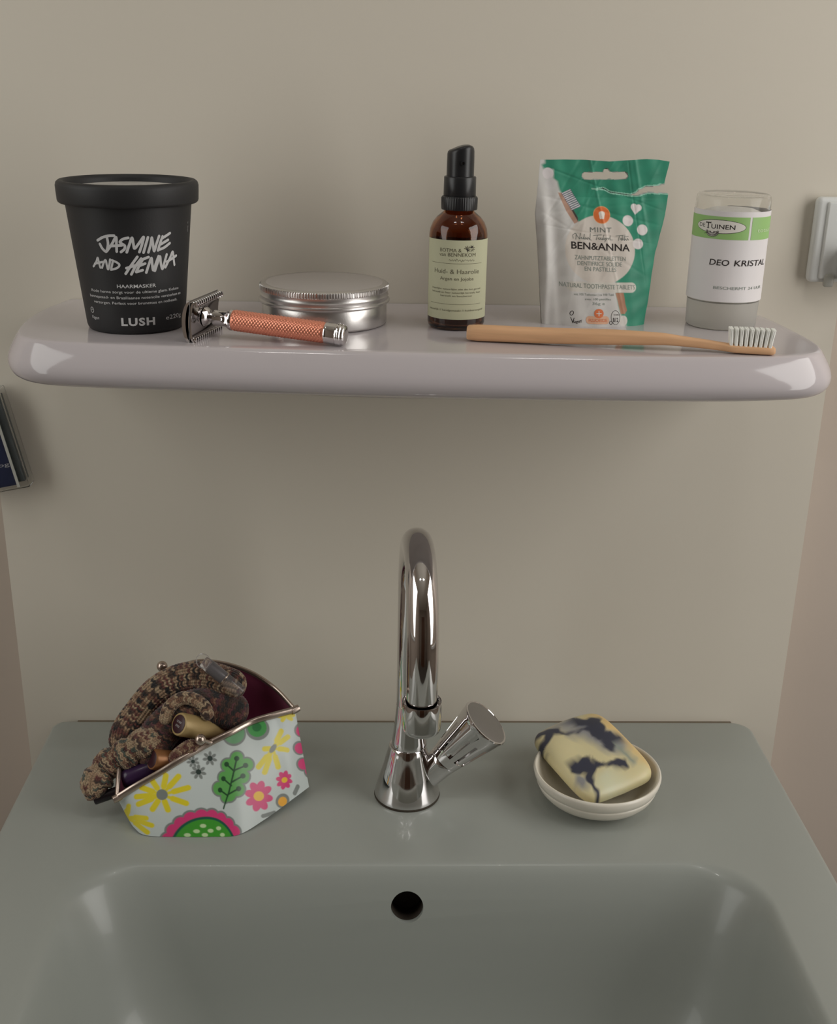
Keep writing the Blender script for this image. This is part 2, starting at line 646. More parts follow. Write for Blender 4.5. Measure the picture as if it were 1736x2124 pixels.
# ================================================================== FAUCET
fx, fy = 21.3, -104.0
fau = thing('basin_faucet', 'chrome basin faucet with high curved spout and one tilted knob', 'faucet', (fx, fy, 0))
V, F = lathe([(24.0, 0.0), (24.2, 0.6), (24.0, 1.6)], 64)
mk('gasket', V, F, M['rubber'], fau)
V, F = lathe([(23.7, 1.5), (23.9, 2.4), (23.4, 4.5), (21.6, 12), (19.2, 20), (16.9, 28), (14.9, 36), (13.7, 41.2), (13.4, 42.2), (13.0, 42.6), (12.7, 42.4)], 80)
mk('body', V, F, M['chrome'], fau, angle=50)
V, F = lathe([(12.2, 42.0), (12.9, 42.5), (13.0, 43.2), (12.5, 47), (11.6, 54), (10.8, 62), (10.2, 70), (9.9, 76)], 64, cx=1.0)
mk('neck', V, F, M['chrome'], fau, angle=50)
pts = [(1.2, 0, z) for z in (60, 90, 120, 150, 168)]
for k in range(1, 25):
    a = PI * k / 24
    pts.append((1.2 + 4.0 * (1 - math.cos(a)) / 2, -48 + 48 * math.cos(a), 168 + 48 * math.sin(a)))
for z in (158, 145, 131):
    pts.append((5.3, -96.3, z))
P = np.array(pts)
V, F = tube(P, 9.9, 40)
mk('spout', V, F, M['chrome'], fau, angle=50)
V, F = lathe([(7.6, 112.6), (10.4, 112.4), (11.6, 113.2), (12.2, 114.6), (12.5, 116.8), (12.5, 132.5), (12.3, 133.6), (11.9, 132.5), (11.5, 133.4), (11.3, 130.8), (9.6, 130.4)], 64, cx=5.4, cy=-96.3)
mk('aerator', V, F, M['chrome'], fau, angle=40)
# tilted handle on the right
hd = Vector((34.5, -5.0, 40)).normalized()
ho = Vector((9.5, 0.0, 11.0))
mtx = axis_mtx(ho, hd)
V, F = xform(lathe([(10.4, 0), (10.6, 12), (11.2, 24), (11.6, 27.0), (11.2, 27.6)], 56), mtx)
mk('valve_stem', V, F, M['chrome'], fau, angle=50)


def kmod(r, z, a, j):
    if 36 < z < 58.5:
        d = (a / (2 * PI) * 6) % 1.0
        d = min(abs(d - 0.22), abs(d - 0.78)) if True else 1
        if d < 0.065:
            return r - 2.6
        if 0.22 < (a / (2 * PI) * 6) % 1.0 < 0.78:
            return r - 0.5
    return r


zs_ = [28.3, 28.8, 30, 33, 36.0, 36.4, 40, 45, 50, 54, 58.3, 58.6, 62.0, 66.0, 68.0]
pr = [(10.8, 27.8)] + [(11.9 + (z - 28.3) / 40 * 6.9, z) for z in zs_] + [(19.2, 69.2), (19.3, 70.2), (18.9, 71.0), (18.1, 71.2), (17.6, 70.9)]
V, F = xform(lathe(pr, 180, rmod=kmod, cap1=False), mtx)
mk('knob', V, F, M['chrome'], fau, angle=30)
V, F = xform(lathe([(17.7, 70.2), (17.7, 70.9), (17.0, 71.1), (0.6, 71.3)], 56), mtx)
mk('knob_cap', V, F, M['chrome_face'], fau, label='matte grey face plate of the knob')

# ================================================================== BLACK TUB OF HAIR MASK
pz = 343.1
pot = thing('hair_mask_tub', 'tapered black plastic tub with white brush lettering at the left of the shelf', 'tub', (-157.0, -88, pz))


def pot_r(z):
    return 30.3 + (z / 77.0) * 7.9


V, F = lathe([(28.3, 0.0), (29.3, 0.2), (30.0, 1.2)] + [(pot_r(z), z) for z in (3, 15, 30, 45, 60, 74)] + [(38.2, 76.2), (38.2, 82), (36.5, 82)], 96)
mk('tub_body', V, F, M['potblack'], pot, angle=50)
V, F = lathe([(38.4, 77.2), (41.4, 77.0), (42.2, 77.6), (42.6, 78.6), (42.9, 84), (43.0, 87.2), (42.5, 89.1), (41.2, 90.2), (39.6, 90.3), (38.3, 89.5),
              (37.6, 87.6), (37.2, 84.2), (36.6, 83.4)], 96, cap0=False, cap1=False)
mk('lid_rim', V, F, M['potblack'], pot, angle=50)
V, F = lathe([(37.4, 84.0), (36.8, 85.6), (30, 86.4), (16, 87.3), (1, 87.6)], 72)
o = mk('lid_disc', V, F, mat('embossed_lid_disc', lin((168, 166, 162)), 0.5, bump=0.8, bscale=140, vary=0.25, vscale=120), pot, label='pale grey disc sunk into the lid')
pw = wrapper(pot_r, 0.15, 0.25)


def zu(X, Y):       # lettering coordinates -> arc length, height on the tub front
    v = (1785 - Y) / 17.8
    xc = 875 + (Y - 200) * 95 / 1500.0
    r = pot_r(v)
    s = max(-0.97, min(0.97, (X - xc) / 17.4 / r))
    return (r * math.asin(s), v)


W1 = 1.6
st = [
    [(550, 757), (600, 722), (660, 703), (712, 700)], [(640, 710), (652, 790), (640, 860), (628, 872), (595, 840), (572, 795)],
    [(640, 868), (690, 790), (730, 715), (735, 790), (738, 868)], [(672, 812), (790, 800)],
    [(852, 722), (800, 735), (770, 765), (790, 785), (818, 805), (815, 840), (780, 872)],
    [(838, 875), (865, 790), (890, 722), (905, 790), (918, 835), (965, 775), (1008, 716), (990, 800), (966, 875)],
    [(1052, 722), (1030, 800), (1008, 882)],
    [(1058, 882), (1080, 800), (1092, 728), (1105, 800), (1118, 872), (1140, 800), (1168, 715)],
    [(1205, 722), (1180, 790), (1158, 868)], [(1195, 745), (1285, 695)], [(1178, 808), (1265, 765)], [(1160, 862), (1220, 845), (1285, 802)],
    [(508, 1043), (535, 990), (550, 945), (562, 1000), (575, 1050)], [(520, 1012), (600, 985)],
    [(592, 1050), (610, 990), (628, 965), (640, 1020), (652, 1062), (665, 1010), (672, 955)],
    [(700, 968), (690, 1020), (680, 1066)], [(690, 962), (740, 985), (765, 1012), (740, 1045), (680, 1066)],
    [(945, 925), (880, 1020), (828, 1105)], [(835, 1045), (960, 1005)], [(985, 945), (930, 1020), (885, 1112)],
    [(1000, 955), (965, 1020), (935, 1085)], [(995, 955), (1060, 932)], [(965, 1022), (1025, 1000)], [(935, 1088), (1000, 1070)],
    [(1038, 1098), (1065, 1010), (1090, 945), (1100, 1020), (1112, 1078), (1140, 1000), (1165, 930)],
    [(1128, 1085), (1155, 1000), (1180, 935), (1190, 1010), (1208, 1072), (1230, 1000), (1252, 920)],
    [(1240, 1058), (1290, 960), (1318, 900), (1330, 980), (1340, 1045)], [(1255, 1000), (1358, 948)],
]
shapes = []
for s in st:
    dense = catmull([(a, b, 0) for a, b in s], 4 * len(s)) if len(s) > 2 else np.array([(a, b, 0) for a, b in s])
    shapes.append(stroke2d([zu(a, b) for a, b, _ in dense], W1 if s[0][0] < 500 or s[0][1] < 900 or s[0][0] > 780 else 1.35))
decal('brush_lettering', shapes, pw, M['print_grey'], pot)
shapes = [text2d('HAARMASKER', 0, (1785 - 1262) / 17.8, 2.25, 23.6, bold=0.012),
          text2d('Rode henna zorgt voor de ultieme glans. Kokos-', -0.5, (1785 - 1322) / 17.8, 1.75, 60, bold=0.004),
          text2d('hennepzaad- en Braziliaanse notenolie versterken en', -0.5, (1785 - 1384) / 17.8, 1.75, 64, bold=0.004),
          text2d('verzorgen. Perfect voor brunettes en redheads.', -0.8, (1785 - 1445) / 17.8, 1.75, 57, bold=0.004),
          text2d('LUSH', -0.4, (1785 - 1678) / 17.8, 4.8, 20.6, bold=0.04, space=1.16),
          text2d('e220g', 24.6, (1785 - 1642) / 17.8, 2.9, 14.0),
          ]
decal('printed_lettering', shapes, pw, M['print_grey'], pot)
cxv = zu(492, 1540)[0]
shapes = [ring2d(cxv, 14.0, 1.6, 1.7, 0.3), stroke2d([(cxv - .8, 13.5), (cxv, 14.6), (cxv + .8, 14.0)], 0.3)]
decal('leaf_mark', shapes, pw, M['print_grey'], pot)
decal('vegan_mark', [text2d('Vegan', zu(522, 1600)[0], 8.6, 2.1, 6.8, shear=0.25)], pw, M['print_grey'], pot)
ux = zu(1495, 700)[0]
decal('side_print', [stroke2d([(ux, 66), (ux, 65)], 0.25), stroke2d([(ux, 63.5), (ux, 60)], 0.22)], pw, M['print_grey'], pot)

# ================================================================== ALUMINIUM TIN
tin = thing('aluminium_tin', 'round flat aluminium tin with screw lid behind the razor', 'tin', (-37.7, -68, pz))
V, F = lathe([(38.5, 0), (40.2, 0.5), (40.8, 1.6), (40.8, 13.5), (40.2, 14.2), (40.2, 16)], 96)
mk('tin_body', V, F, M['tinmetal'], tin, angle=50)


def knurl(r, z, a, j):
    return r + (0.45 * (1 if math.sin(a * 150) > 0 else -1) if 22.1 < z < 25.1 else 0)


V, F = lathe([(41.2, 14.6), (42.3, 14.2), (42.9, 14.9), (42.8, 15.8), (41.7, 16.4), (41.6, 18.2), (42.0, 18.8), (41.6, 19.4), (41.4, 20.4), (41.6, 21.9),
              (41.7, 22.2), (41.7, 24.9), (41.4, 25.4), (40.6, 26.0), (39.4, 26.3), (38.0, 26.1)], 600, rmod=knurl, cap1=False)
mk('lid', V, F, M['tinmetal'], tin, angle=40)
V, F = lathe([(38.6, 25.4), (38.4, 26.1), (20, 26.2), (1, 26.2)], 96)
mk('lid_top', V, F, M['tinlid'], tin)

# ================================================================== SAFETY RAZOR
raz = thing('safety_razor', 'chrome safety razor with coral knurled handle lying on the shelf', 'razor', (-109.2, -118.0, pz + 12.3),
            rot=(0, math.radians(3.6), -math.radians(15.5)))


def extr(profile, y0, y1, ny=2):
    n = len(profile)
    V = [(x, y0 + (y1 - y0) * k / ny, z) for k in range(ny + 1) for x, z in profile]
    F = [(k * n + i, k * n + (i + 1) % n, (k + 1) * n + (i + 1) % n, (k + 1) * n + i) for k in range(ny) for i in range(n)]
    return V, F + [tuple(range(n)), tuple(reversed([ny * n + i for i in range(n)]))]


cap = [(-0.4 - 5.0 * math.cos(t), 12.3 * math.sin(t)) for t in np.linspace(-PI / 2, PI / 2, 19)]
cap = cap + [(0.4 - 3.4 * math.cos(t), 11.9 * math.sin(t)) for t in np.linspace(PI / 2, -PI / 2, 19)]
V, F = extr(cap, -20.8, 20.8)
mk('razor_cap', V, F, M['chrome'], raz, angle=40)
pl = [(2.2 - 3.6 * math.cos(t), 12.2 * math.sin(t)) for t in np.linspace(-PI / 2, PI / 2, 15)]
pl = pl + [(3.4 - 3.0 * math.cos(t), 12.2 * math.sin(t)) for t in np.linspace(PI / 2, -PI / 2, 15)]
V, F = extr(pl, -20.4, 20.4)
g = [box(1.4, 4.0, y - 0.5, y + 0.5, zz - 1.6, zz + 1.6, .2) for zz in (-10.8, 10.8) for y in np.linspace(-19.5, 19.5, 14)]
V, F = join((V, F), *g)
mk('guard_plate', V, F, M['chrome'], raz, angle=40)
V, F = box(-0.6, -0.3, -20.9, 20.9, -12.9, 12.9)
mk('blade', V, F, M['chrome_face'], raz)
RX = Matrix.Rotation(PI / 2, 4, 'Y')
V, F = xform(lathe([(6.5, 1.0), (4.6, 3.5), (2.8, 4.2), (2.9, 6.0), (4.3, 6.4), (4.9, 7.0), (4.8, 9), (4.6, 12), (4.8, 14.4), (5.5, 16.2), (6.3, 17.2), (6.5, 17.8), (6.1, 18.2), (6.5, 18.7), (6.2, 19.2)], 40), RX)
mk('neck', V, F, M['chrome'], raz, angle=40)
nz, na = 190, 96
prf = [(6.15, 19.0 + 59.5 * k / (nz - 1)) for k in range(nz)]


def kn(r, z, a, j):
    if z < 20.2 or z > 77.2:
        return r
    p, q = (z / 2.05 + a / (2 * PI) * 14) % 1, (z / 2.05 - a / (2 * PI) * 14) % 1
    return r + 0.5 * (1 - max(abs(p - .5), abs(q - .5)) * 2) ** 0.7


V, F = xform(lathe(prf, na, rmod=kn), RX)
mk('handle_sleeve', V, F, M['coral'], raz, angle=80, label='coral knurled sleeve')
V, F = xform(lathe([(5.9, 78.3), (6.4, 78.6), (6.55, 79.2), (6.3, 79.7), (6.4, 80.2), (6.45, 85.4), (6.8, 85.8), (6.9, 86.6), (6.5, 87.1), (6.65, 87.6), (6.6, 88.5), (6.1, 89.0), (6.1, 90.4), (5.4, 91.2), (3.5, 91.6)], 40), RX)
mk('end_knob', V, F, M['chrome'], raz, angle=40)

# ================================================================== AMBER PUMP BOTTLE
bot = thing('amber_pump_bottle', 'small brown glass bottle with black pump and sage label', 'bottle', (48.5, -77, pz))
outer = [(14.0, 0.4), (16.5, 0.2), (18.0, 1.3), (18.65, 3.6), (18.7, 20), (18.7, 56), (18.6, 59.5), (18.0, 63.0), (16.4, 66.8), (13.9, 70.0), (11.2, 72.2), (9.6, 73.6), (9.3, 75.2), (9.3, 79.5)]
V, F = lathe(outer + [(7.3, 79.5), (7.3, 74.0), (9.0, 71.8), (13.0, 67.6), (15.2, 64.6), (16.6, 61.0), (16.9, 57), (16.9, 5), (15.8, 2.8), (12, 2.2)], 72)
mk('glass_body', V, F, M['amber'], bot, angle=60)
V, F = lathe([(11, 2.3), (15.6, 3.0), (16.7, 5.2), (16.7, 58.6), (16.2, 59.0)], 56)
mk('oil', V, F, M['oil'], bot, label='dark oil inside the glass')


def ribs(r, z, a, j):
    return r + (0.18 * math.cos(a * 48) if 76 < z < 82.5 else 0)


V, F = lathe([(10.0, 74.4), (11.3, 74.5), (11.5, 75.2), (11.4, 81.6), (10.9, 82.6), (10.1, 82.8), (10.0, 83.2)], 288, rmod=ribs)
mk('collar', V, F, M['pump'], bot, angle=50)
V, F = lathe([(9.9, 82.6), (10.25, 83.0), (10.1, 94.2), (9.7, 94.7), (8.6, 94.8)], 64)
mk('pump_sleeve', V, F, M['pump'], bot, angle=50)
# nozzle head: cylinder whose top slopes down to the left, with a small spray hole
V, F = [], []
nn = 48
lv = [(8.6, 0.0), (8.6, .5), (8.5, .85), (8.2, .94), (7.4, .985), (5.5, 1.0), (2.0, 1.0)]
for r, t in lv:
    for k in range(nn):
        a = 2 * PI * k / nn
        x, y = r * math.cos(a), r * math.sin(a)
        top = 17.4 + 1.9 * math.tanh((x + 3) / 5) - 0.9 * max(0, x - 4) ** 2 / 14
        V.append((x, y, 94.4 + top * t))
for j in range(len(lv) - 1):
    for k in range(nn):
        F.append((j * nn + k, j * nn + (k + 1) % nn, (j + 1) * nn + (k + 1) % nn, (j + 1) * nn + k))
F.append(tuple((len(lv) - 1) * nn + k for k in range(nn)))
V, F = join((V, F), xform(lathe([(1.5, 0), (1.5, 1.2), (0.9, 1.3), (0.8, 0.6)], 20), axis_mtx((1.0, -8.2, 103.0), (0.05, -1, 0))))
mk('nozzle', V, F, M['pump'], bot, angle=45)
n = 60
V = [(18.85 * math.sin(a), -18.85 * math.cos(a), z) for z in (7.6, 57.4) for a in np.linspace(-1.43, 1.40, n)]
F = [(i, i + 1, n + i + 1, n + i) for i in range(n - 1)]
lab = mk('label_paper', V, F, M['oil_label'], bot, label='sage green paper label')
bw = wrapper(18.85, 0.10, -0.063)
sc = 18.7


def bu(X, Y):
    xc = 468 - (Y - 1060) * 44 / 800.0
    s = max(-.97, min(.97, (X - xc) / 15.9 / 18.85))
    return (18.85 * math.asin(s), (1962 - Y) / 15.45 + 0.2)


shapes = [text2d('BOTMA &', *bu(385, 1190), 2.3, 14.2), text2d('van BENNEKOM', *bu(455, 1232), 2.3, 24.2),
          text2d('Huid- & Haarolie', *bu(442, 1398), 2.9, 31.5), text2d('Argan en Jojoba', *bu(442, 1462), 2.1, 22.5)]
shapes += [rect2d(-19.5, 17.5, 42.9, 43.1, 20, 1), rect2d(-19.5, 17.5, 17.3, 17.5, 20, 1)]
decal('label_lettering', shapes, bw, M['ink_brown'], lab)
shapes = [text2d('Heerlijke natuurlijke olie die het gevoel', *bu(432, 1556), 1.15, 35),
          text2d('behoudt en haar natuurlijk herstelt, haar', *bu(432, 1590), 1.15, 35),
          text2d('herstelt en beschermt', *bu(432, 1622), 1.15, 21),
          text2d('natuurlijk // handgemaakt // huidverzorgend', *bu(425, 1765), 1.3, 41)]
# the small script line and the olive sprig
scr = [(370 + i * 8.5, 1268 - 9 * math.sin(i * 2.1) - (14 if i in (9, 20) else 0) + (16 if i == 15 else 0)) for i in range(31)]
shapes.append(stroke2d([bu(a, b) for a, b in scr], 0.16))
for cx, cy, a0 in ((556, 1160, 0), (600, 1155, 0.4)):
    for k in range(7):
        a = a0 - 2.9 + k * 0.72
        x1, y1 = cx + 33 * math.cos(a), cy + 33 * math.sin(a)
        p0, p1 = bu(cx + 8 * math.cos(a), cy + 8 * math.sin(a)), bu(x1, y1)
        shapes.append(ellipse2d((p0[0] + p1[0]) / 2, (p0[1] + p1[1]) / 2, math.dist(p0, p1) / 2, 0.28, math.atan2(p1[1] - p0[1], p1[0] - p0[0]), 12))
decal('small_lettering', shapes, bw, M['ink_brown'], lab, label='tiny print and sprig drawing')
shapes = []
for X, Y in ((552, 1160), (560, 1172), (598, 1144), (606, 1140)):
    u, v = bu(X, Y)
    shapes.append(ellipse2d(u, v, 0.5, 0.6, 0, 12))
decal('olive_print', shapes, wrapper(18.85, 0.13, -0.063), M['ink_dark'], lab)

# ================================================================== TOOTHPASTE TABLET POUCH
pou = thing('tablet_pouch', 'crumpled teal and white stand-up pouch with torn top edge', 'pouch', (141, -62, pz))


def lerp_curve(pts, y):
    ys = [p[1] for p in pts]
    xs = [p[0] for p in pts]
    return np.interp(y, ys, xs)


LE = [(180, 80), (152, 380), (121, 700), (150, 1100), (172, 1500), (178, 1700), (190, 1950)]
RE = [(1648, 80), (1590, 322), (1600, 400), (1634, 450), (1600, 680), (1560, 830), (1490, 1100), (1440, 1420), (1410, 1640), (1356, 1955)]
TE = [(180, 96), (450, 90), (700, 88), (960, 101), (1200, 80), (1380, 66), (1520, 72), (1648, 90)]


def pouch_xyz(X, Y, side=-1, eps=0.0):
    X = np.asarray(X, float)
    Y = np.asarray(Y, float)
    zz = (1945 - Y) / 17.7
    x = 106.7 + (X - 190 - 0.99 * zz) / (16.8 + 0.9 * zz / 105.0) - 141
    xl, xr = lerp_curve(LE, Y), lerp_curve(RE, Y)
    s = np.clip((X - xl) / (xr - xl), 0, 1)
    t = np.clip((Y - 90) / 1860.0, 0, 1)
    prof = np.sin(PI * s) ** 0.6
    th = prof * (0.6 + 12.5 * np.clip((t - 0.22) / 0.78, 0, 1) ** 0.75)
    y = side * th
    # wavy top, creases and the folded left gusset
    y = y + 1.3 * np.sin(s * 5.2 + 0.6) * (1 - t) ** 2 - 1.2 * (1 - t) ** 2
    if side < 0:
        y = y - 2.6 * np.exp(-((X - 195 - 40 * np.sin(t * 3)) / 55.0) ** 2) * np.clip(t * 2 - .2, 0, 1)
        y = y + 1.6 * np.exp(-((X - 330 - 60 * t) / 60.0) ** 2) * np.clip(t * 2 - .4, 0, 1)
    cr = 0
    for (a, b, c, w, h) in CREASES:
        dist = a * X + b * Y - c
        env = np.clip(1 - t * 0.6, 0, 1)
        cr = cr + h * np.exp(-(dist / w) ** 2) * env
    y = y + cr * np.clip(np.sin(PI * s) * 2.5, 0, 1) + 0.25 * np.sin(X * 0.021 + Y * 0.013) * np.sin(Y * 0.017 - X * .008) * 2
    y = y + side * eps
    return x, y, zz


rnd = random.Random(4)
CREASES = []
for k in range(16):
    a = rnd.uniform(0, PI)
    px_, py_ = rnd.uniform(400, 1600), rnd.uniform(100, 900)
    CREASES.append((math.cos(a), math.sin(a), math.cos(a) * px_ + math.sin(a) * py_, rnd.uniform(10, 24), rnd.choice((-1, 1)) * rnd.uniform(.18, .45)))
NU, NV = 250, 300
S_, T_ = np.meshgrid(np.linspace(0, 1, NU), np.linspace(0, 1, NV))
Yg = 90 + T_ * 1860
for _ in range(3):
    Xg = lerp_curve(LE, Yg) * (1 - S_) + lerp_curve(RE, Yg) * S_
    top = np.interp(Xg, [p[0] for p in TE], [p[1] for p in TE])
    Yg = top + T_ * (1950 - top)
Xf, Yf = Xg.ravel(), Yg.ravel()
tear = [(760, 404), (830, 400), (890, 386), (925, 402), (960, 425), (1000, 432), (1060, 440), (1130, 448), (1200, 456), (1262, 430), (1290, 396), (1335, 384), (1372, 360), (1440, 356), (1510, 352), (1555, 330),
        (1700, 318), (1700, 452), (1632, 448), (1560, 442), (1500, 444), (1450, 436), (1400, 438), (1340, 455), (1290, 472), (1200, 472), (1120, 462), (1060, 454), (1000, 448), (960, 440), (920, 416), (880, 404), (830, 409)]


def holes(X, Y):
    d = d_seg(X, Y, 692, 262, 1130, 250, 48)
    d = np.minimum(d, d_circ(X, Y, 928, 218, 46))
    return np.minimum(d, d_poly(X, Y, tear))


hd_ = holes(Xf, Yf)
col = np.tile(np.array(lin((58, 146, 118))), (len(Xf), 1))
# mottled teal
col *= (1 + 0.10 * np.sin(Xf * .013 + 2 * np.sin(Yf * .011))[:, None] * np.sin(Yf * .016 + 1.5 * np.sin(Xf * .009))[:, None])
# white left side
white = (212, 210, 206)
over(col, d_poly(Xf, Yf, [(100, 60), (232, 60), (236, 130), (195, 150), (215, 190), (330, 200), (330, 300), (375, 330), (400, 430), (430, 470), (470, 560), (600, 760), (900, 1000), (1010, 1430), (1010, 1560), (1035, 1700), (1060, 1800), (1135, 1960), (100, 1960)]), white, 30)
over(col, d_poly(Xf, Yf, [(380, 450), (430, 455), (600, 765), (560, 790), (470, 650)]), (186, 148, 128), 8)
over(col, d_poly(Xf, Yf, [(430, 455), (455, 470), (600, 720), (600, 765)]), (80, 70, 66), 6)
for k in range(10):
    x0, y0 = 432 + k * 11.5, 462 + k * 19
    over(col, d_seg(Xf, Yf, x0, y0, x0 + 88, y0 - 42, 10), (92, 98, 112), 5)
    over(col, d_seg(Xf, Yf, x0, y0 - 1, x0 + 88, y0 - 43, 5.5), (232, 226, 232), 4)
over(col, d_circ(Xf, Yf, 268, 242, 62), (228, 222, 222), 8)
over(col, d_circ(Xf, Yf, 300, 360, 66), (216, 214, 212), 20)
over(col, d_ell(Xf, Yf, 845, 1075, 395, 385, 0), (216, 208, 198), 8)
over(col, d_seg(Xf, Yf, 520, 1490, 1190, 1498, 58), (214, 210, 200), 8)
over(col, d_poly(Xf, Yf, [(1005, 1556), (1100, 1556), (1120, 1690), (1138, 1760), (1110, 1800), (1062, 1800)]), (176, 128, 100), 8)
over(col, d_ell(Xf, Yf, 1090, 1880, 50, 62, 0), (220, 216, 208), 8)
over(col, np.minimum(np.minimum(d_circ(Xf, Yf, 1236, 592, 36), d_circ(Xf, Yf, 1288, 600, 36)), d_poly(Xf, Yf, [(1202, 605), (1320, 612), (1245, 678)])), (232, 226, 224), 6)
for cx, cy in ((1162, 745), (1327, 845), (1275, 1003)):
    over(col, d_ell(Xf, Yf, cx, cy, 60, 60), (232, 226, 224), 8)
over(col, d_circ(Xf, Yf, 868, 687, 96), (240, 170, 110), 5)
over(col, d_circ(Xf, Yf, 868, 687, 90), (224, 118, 62), 5)
over(col, d_ell(Xf, Yf, 868, 672, 35, 28), (232, 224, 214), 5)
over(col, d_seg(Xf, Yf, 850, 680, 856, 718, 13), (232, 224, 214), 5)
over(col, d_seg(Xf, Yf, 888, 680, 880, 718, 13), (232, 224, 214), 5)
# pale torn fibre along the tear
fib = (hd_ < 9) & (Xf > 760) & (Yf > 330) & (Yf < 480)
col[fib] = lin((150, 205, 182))
idx = np.arange(NU * NV).reshape(NV, NU)
q = np.stack([idx[:-1, :-1], idx[1:, :-1], idx[1:, 1:], idx[:-1, 1:]], -1).reshape(-1, 4)
keep = (hd_[q].max(axis=1) > 0)
q = q[keep]
x, y, z = pouch_xyz(Xf, Yf, -1)
mk('front_sheet', np.stack([x, y, z], 1), q.tolist(), M['paint'], pou, cols=col, angle=80)
# back sheet, coarser
NU2, NV2 = 120, 150
S2, T2 = np.meshgrid(np.linspace(0, 1, NU2), np.linspace(0, 1, NV2))
Y2 = 90 + T2 * 1860
for _ in range(3):
    X2 = lerp_curve(LE, Y2) * (1 - S2) + lerp_curve(RE, Y2) * S2
    top = np.interp(X2, [p[0] for p in TE], [p[1] for p in TE])
    Y2 = top + T2 * (1950 - top)
X2, Y2 = X2.ravel(), Y2.ravel()
h2 = holes(X2, Y2)
idx = np.arange(NU2 * NV2).reshape(NV2, NU2)
q2 = np.stack([idx[:-1, :-1], idx[:-1, 1:], idx[1:, 1:], idx[1:, :-1]], -1).reshape(-1, 4)
q2 = q2[h2[q2].max(axis=1) > -4]
x, y, z = pouch_xyz(X2, Y2, 1)
mk('back_sheet', np.stack([x, y + 0.25, z], 1), q2.tolist(), M['pouchback'], pou, angle=80, label='plain back sheet')
bs = np.linspace(0, 1, 40)
Xb = lerp_curve(LE, np.full(40, 1950.)) * (1 - bs) + lerp_curve(RE, np.full(40, 1950.)) * bs
x0, y0, z0 = pouch_xyz(Xb, np.full(40, 1950.), -1)
x1, y1, z1 = pouch_xyz(Xb, np.full(40, 1950.), 1)
V = [(a, b, c + .05) for a, b, c in zip(x0, y0, z0)] + [(a, b, c + .05) for a, b, c in zip(x1, y1, z1)]
mk('bottom_gusset', V, [(i, i + 1, 41 + i, 40 + i) for i in range(39)], M['pouchback'], pou)


def pd(shapes, m, name, eps=0.12, label=None):
    def fn(u, v):
        a, b, c = pouch_xyz(u, v, -1, eps)
        return (float(a), float(b), float(c))
    return decal(name, shapes, fn, m, pou, L=22, label=label)


def tz(s, cx, base, h, w, **k):   # text in design coordinates (y grows downwards)
    v, f = text2d(s, cx, 0, h, w, **k)
    return [(a, base - b) for a, b in v], [tuple(reversed(t)) for t in f]


def tzr(s, cx, base, h, w, slope=0.0, **k):
    v, f = tz(s, cx, base, h, w, **k)
    return [(a, b + (a - cx) * slope) for a, b in v], f


pd([tzr('BEN&ANNA', 850, 1074, 82, 660, 0.035, bold=0.012)], M['ink_dark'], 'brand_lettering')
pd([tz('MINT', 853, 876, 56, 240, space=1.1)], M['ink_grey'], 'flavour_lettering')
pd([tzr('ZAHNPUTZTABLETTEN', 842, 1188, 50, 570, 0.02), tzr('DENTIFRICE SOLIDE', 835, 1252, 50, 500, 0.02),
    tzr('EN PASTILLES', 842, 1312, 50, 355, 0.02), tzr('NATURAL TOOTHPASTE TABLETS', 808, 1508, 54, 850, 0.03)], M['ink_teal_grey'], 'product_lettering')
pd([tz('mit 100 Tabletten | ca 100 Tabl.', 765, 1588, 26, 450), tz('avec 100 pastilles', 805, 1640, 26, 290), tz('36g e', 810, 1692, 32, 140)], M['ink_teal_grey'], 'small_lettering')
# handwritten line
hand = []
import random as _rd
hr = _rd.Random(2)


def squig(x0, x1, yb, hgt, tall=(), n=None):
    pts = []
    n = n or int((x1 - x0) / 7)
    for i in range(n):
        t = i / (n - 1)
        pts.append((x0 + (x1 - x0) * t + 5 * math.sin(i * 2.2), yb - hgt * (0.5 + 0.5 * math.sin(i * 1.9))))
    return pts


for s in ([(545, 950), (540, 915), (565, 895), (580, 900), (572, 960)], [(578, 905), (612, 955), (625, 892)],
          squig(625, 735, 958, 26), [(668, 900), (660, 955)], [(735, 892), (728, 958), (745, 965)],
          [(770, 912), (860, 905)], [(815, 908), (800, 962)], squig(820, 960, 960, 26), [(885, 905), (872, 960)], [(960, 912), (955, 960), (985, 960)], [(905, 958), (895, 985)],
          [(1022, 915), (1110, 905)], [(1065, 910), (1050, 965)], squig(1070, 1165, 965, 26), [(1098, 905), (1090, 962)], [(1125, 900), (1118, 965)], [(1105, 925), (1165, 918)]):
    hand.append(stroke2d(s, 5.5))
pd(hand, M['ink_grey'], 'script_lettering')
# badges at the bottom
pd([ring2d(512, 1795, 17, 26, 7, 0.5), stroke2d([(500, 1845), (520, 1905), (535, 1850)], 7), stroke2d([(530, 1905), (620, 1868)], 5), tzr('Vegan', 565, 1905, 34, 105, -0.15, shear=.2),
    ring2d(945, 1897, 14, 20, 6), tz('VITAMIN', 1008, 1815, 17, 62), tz('B12', 1000, 1888, 50, 58, bold=.01),
    ring2d(1000, 1838, 50, 80, 4)], M['ink_dark'], 'badge_lettering')
pd([rect2d(700, 892, 1822, 1912, 4, 2), ellipse2d(700, 1867, 34, 45), ellipse2d(892, 1867, 34, 45)], mat('pale_orange_print', lin((226, 180, 150)), .6), 'fluoride_badge')
pd([ellipse2d(811, 1790, 54, 54), tz('FLUORIDE', 800, 1888, 38, 205)], M['ink_orange'], 'orange_print', eps=0.2)
pd([stroke2d([(785, 1790), (838, 1790)], 10), stroke2d([(811, 1763), (811, 1817)], 10)], M['white_print'], 'plus_print', eps=0.28)

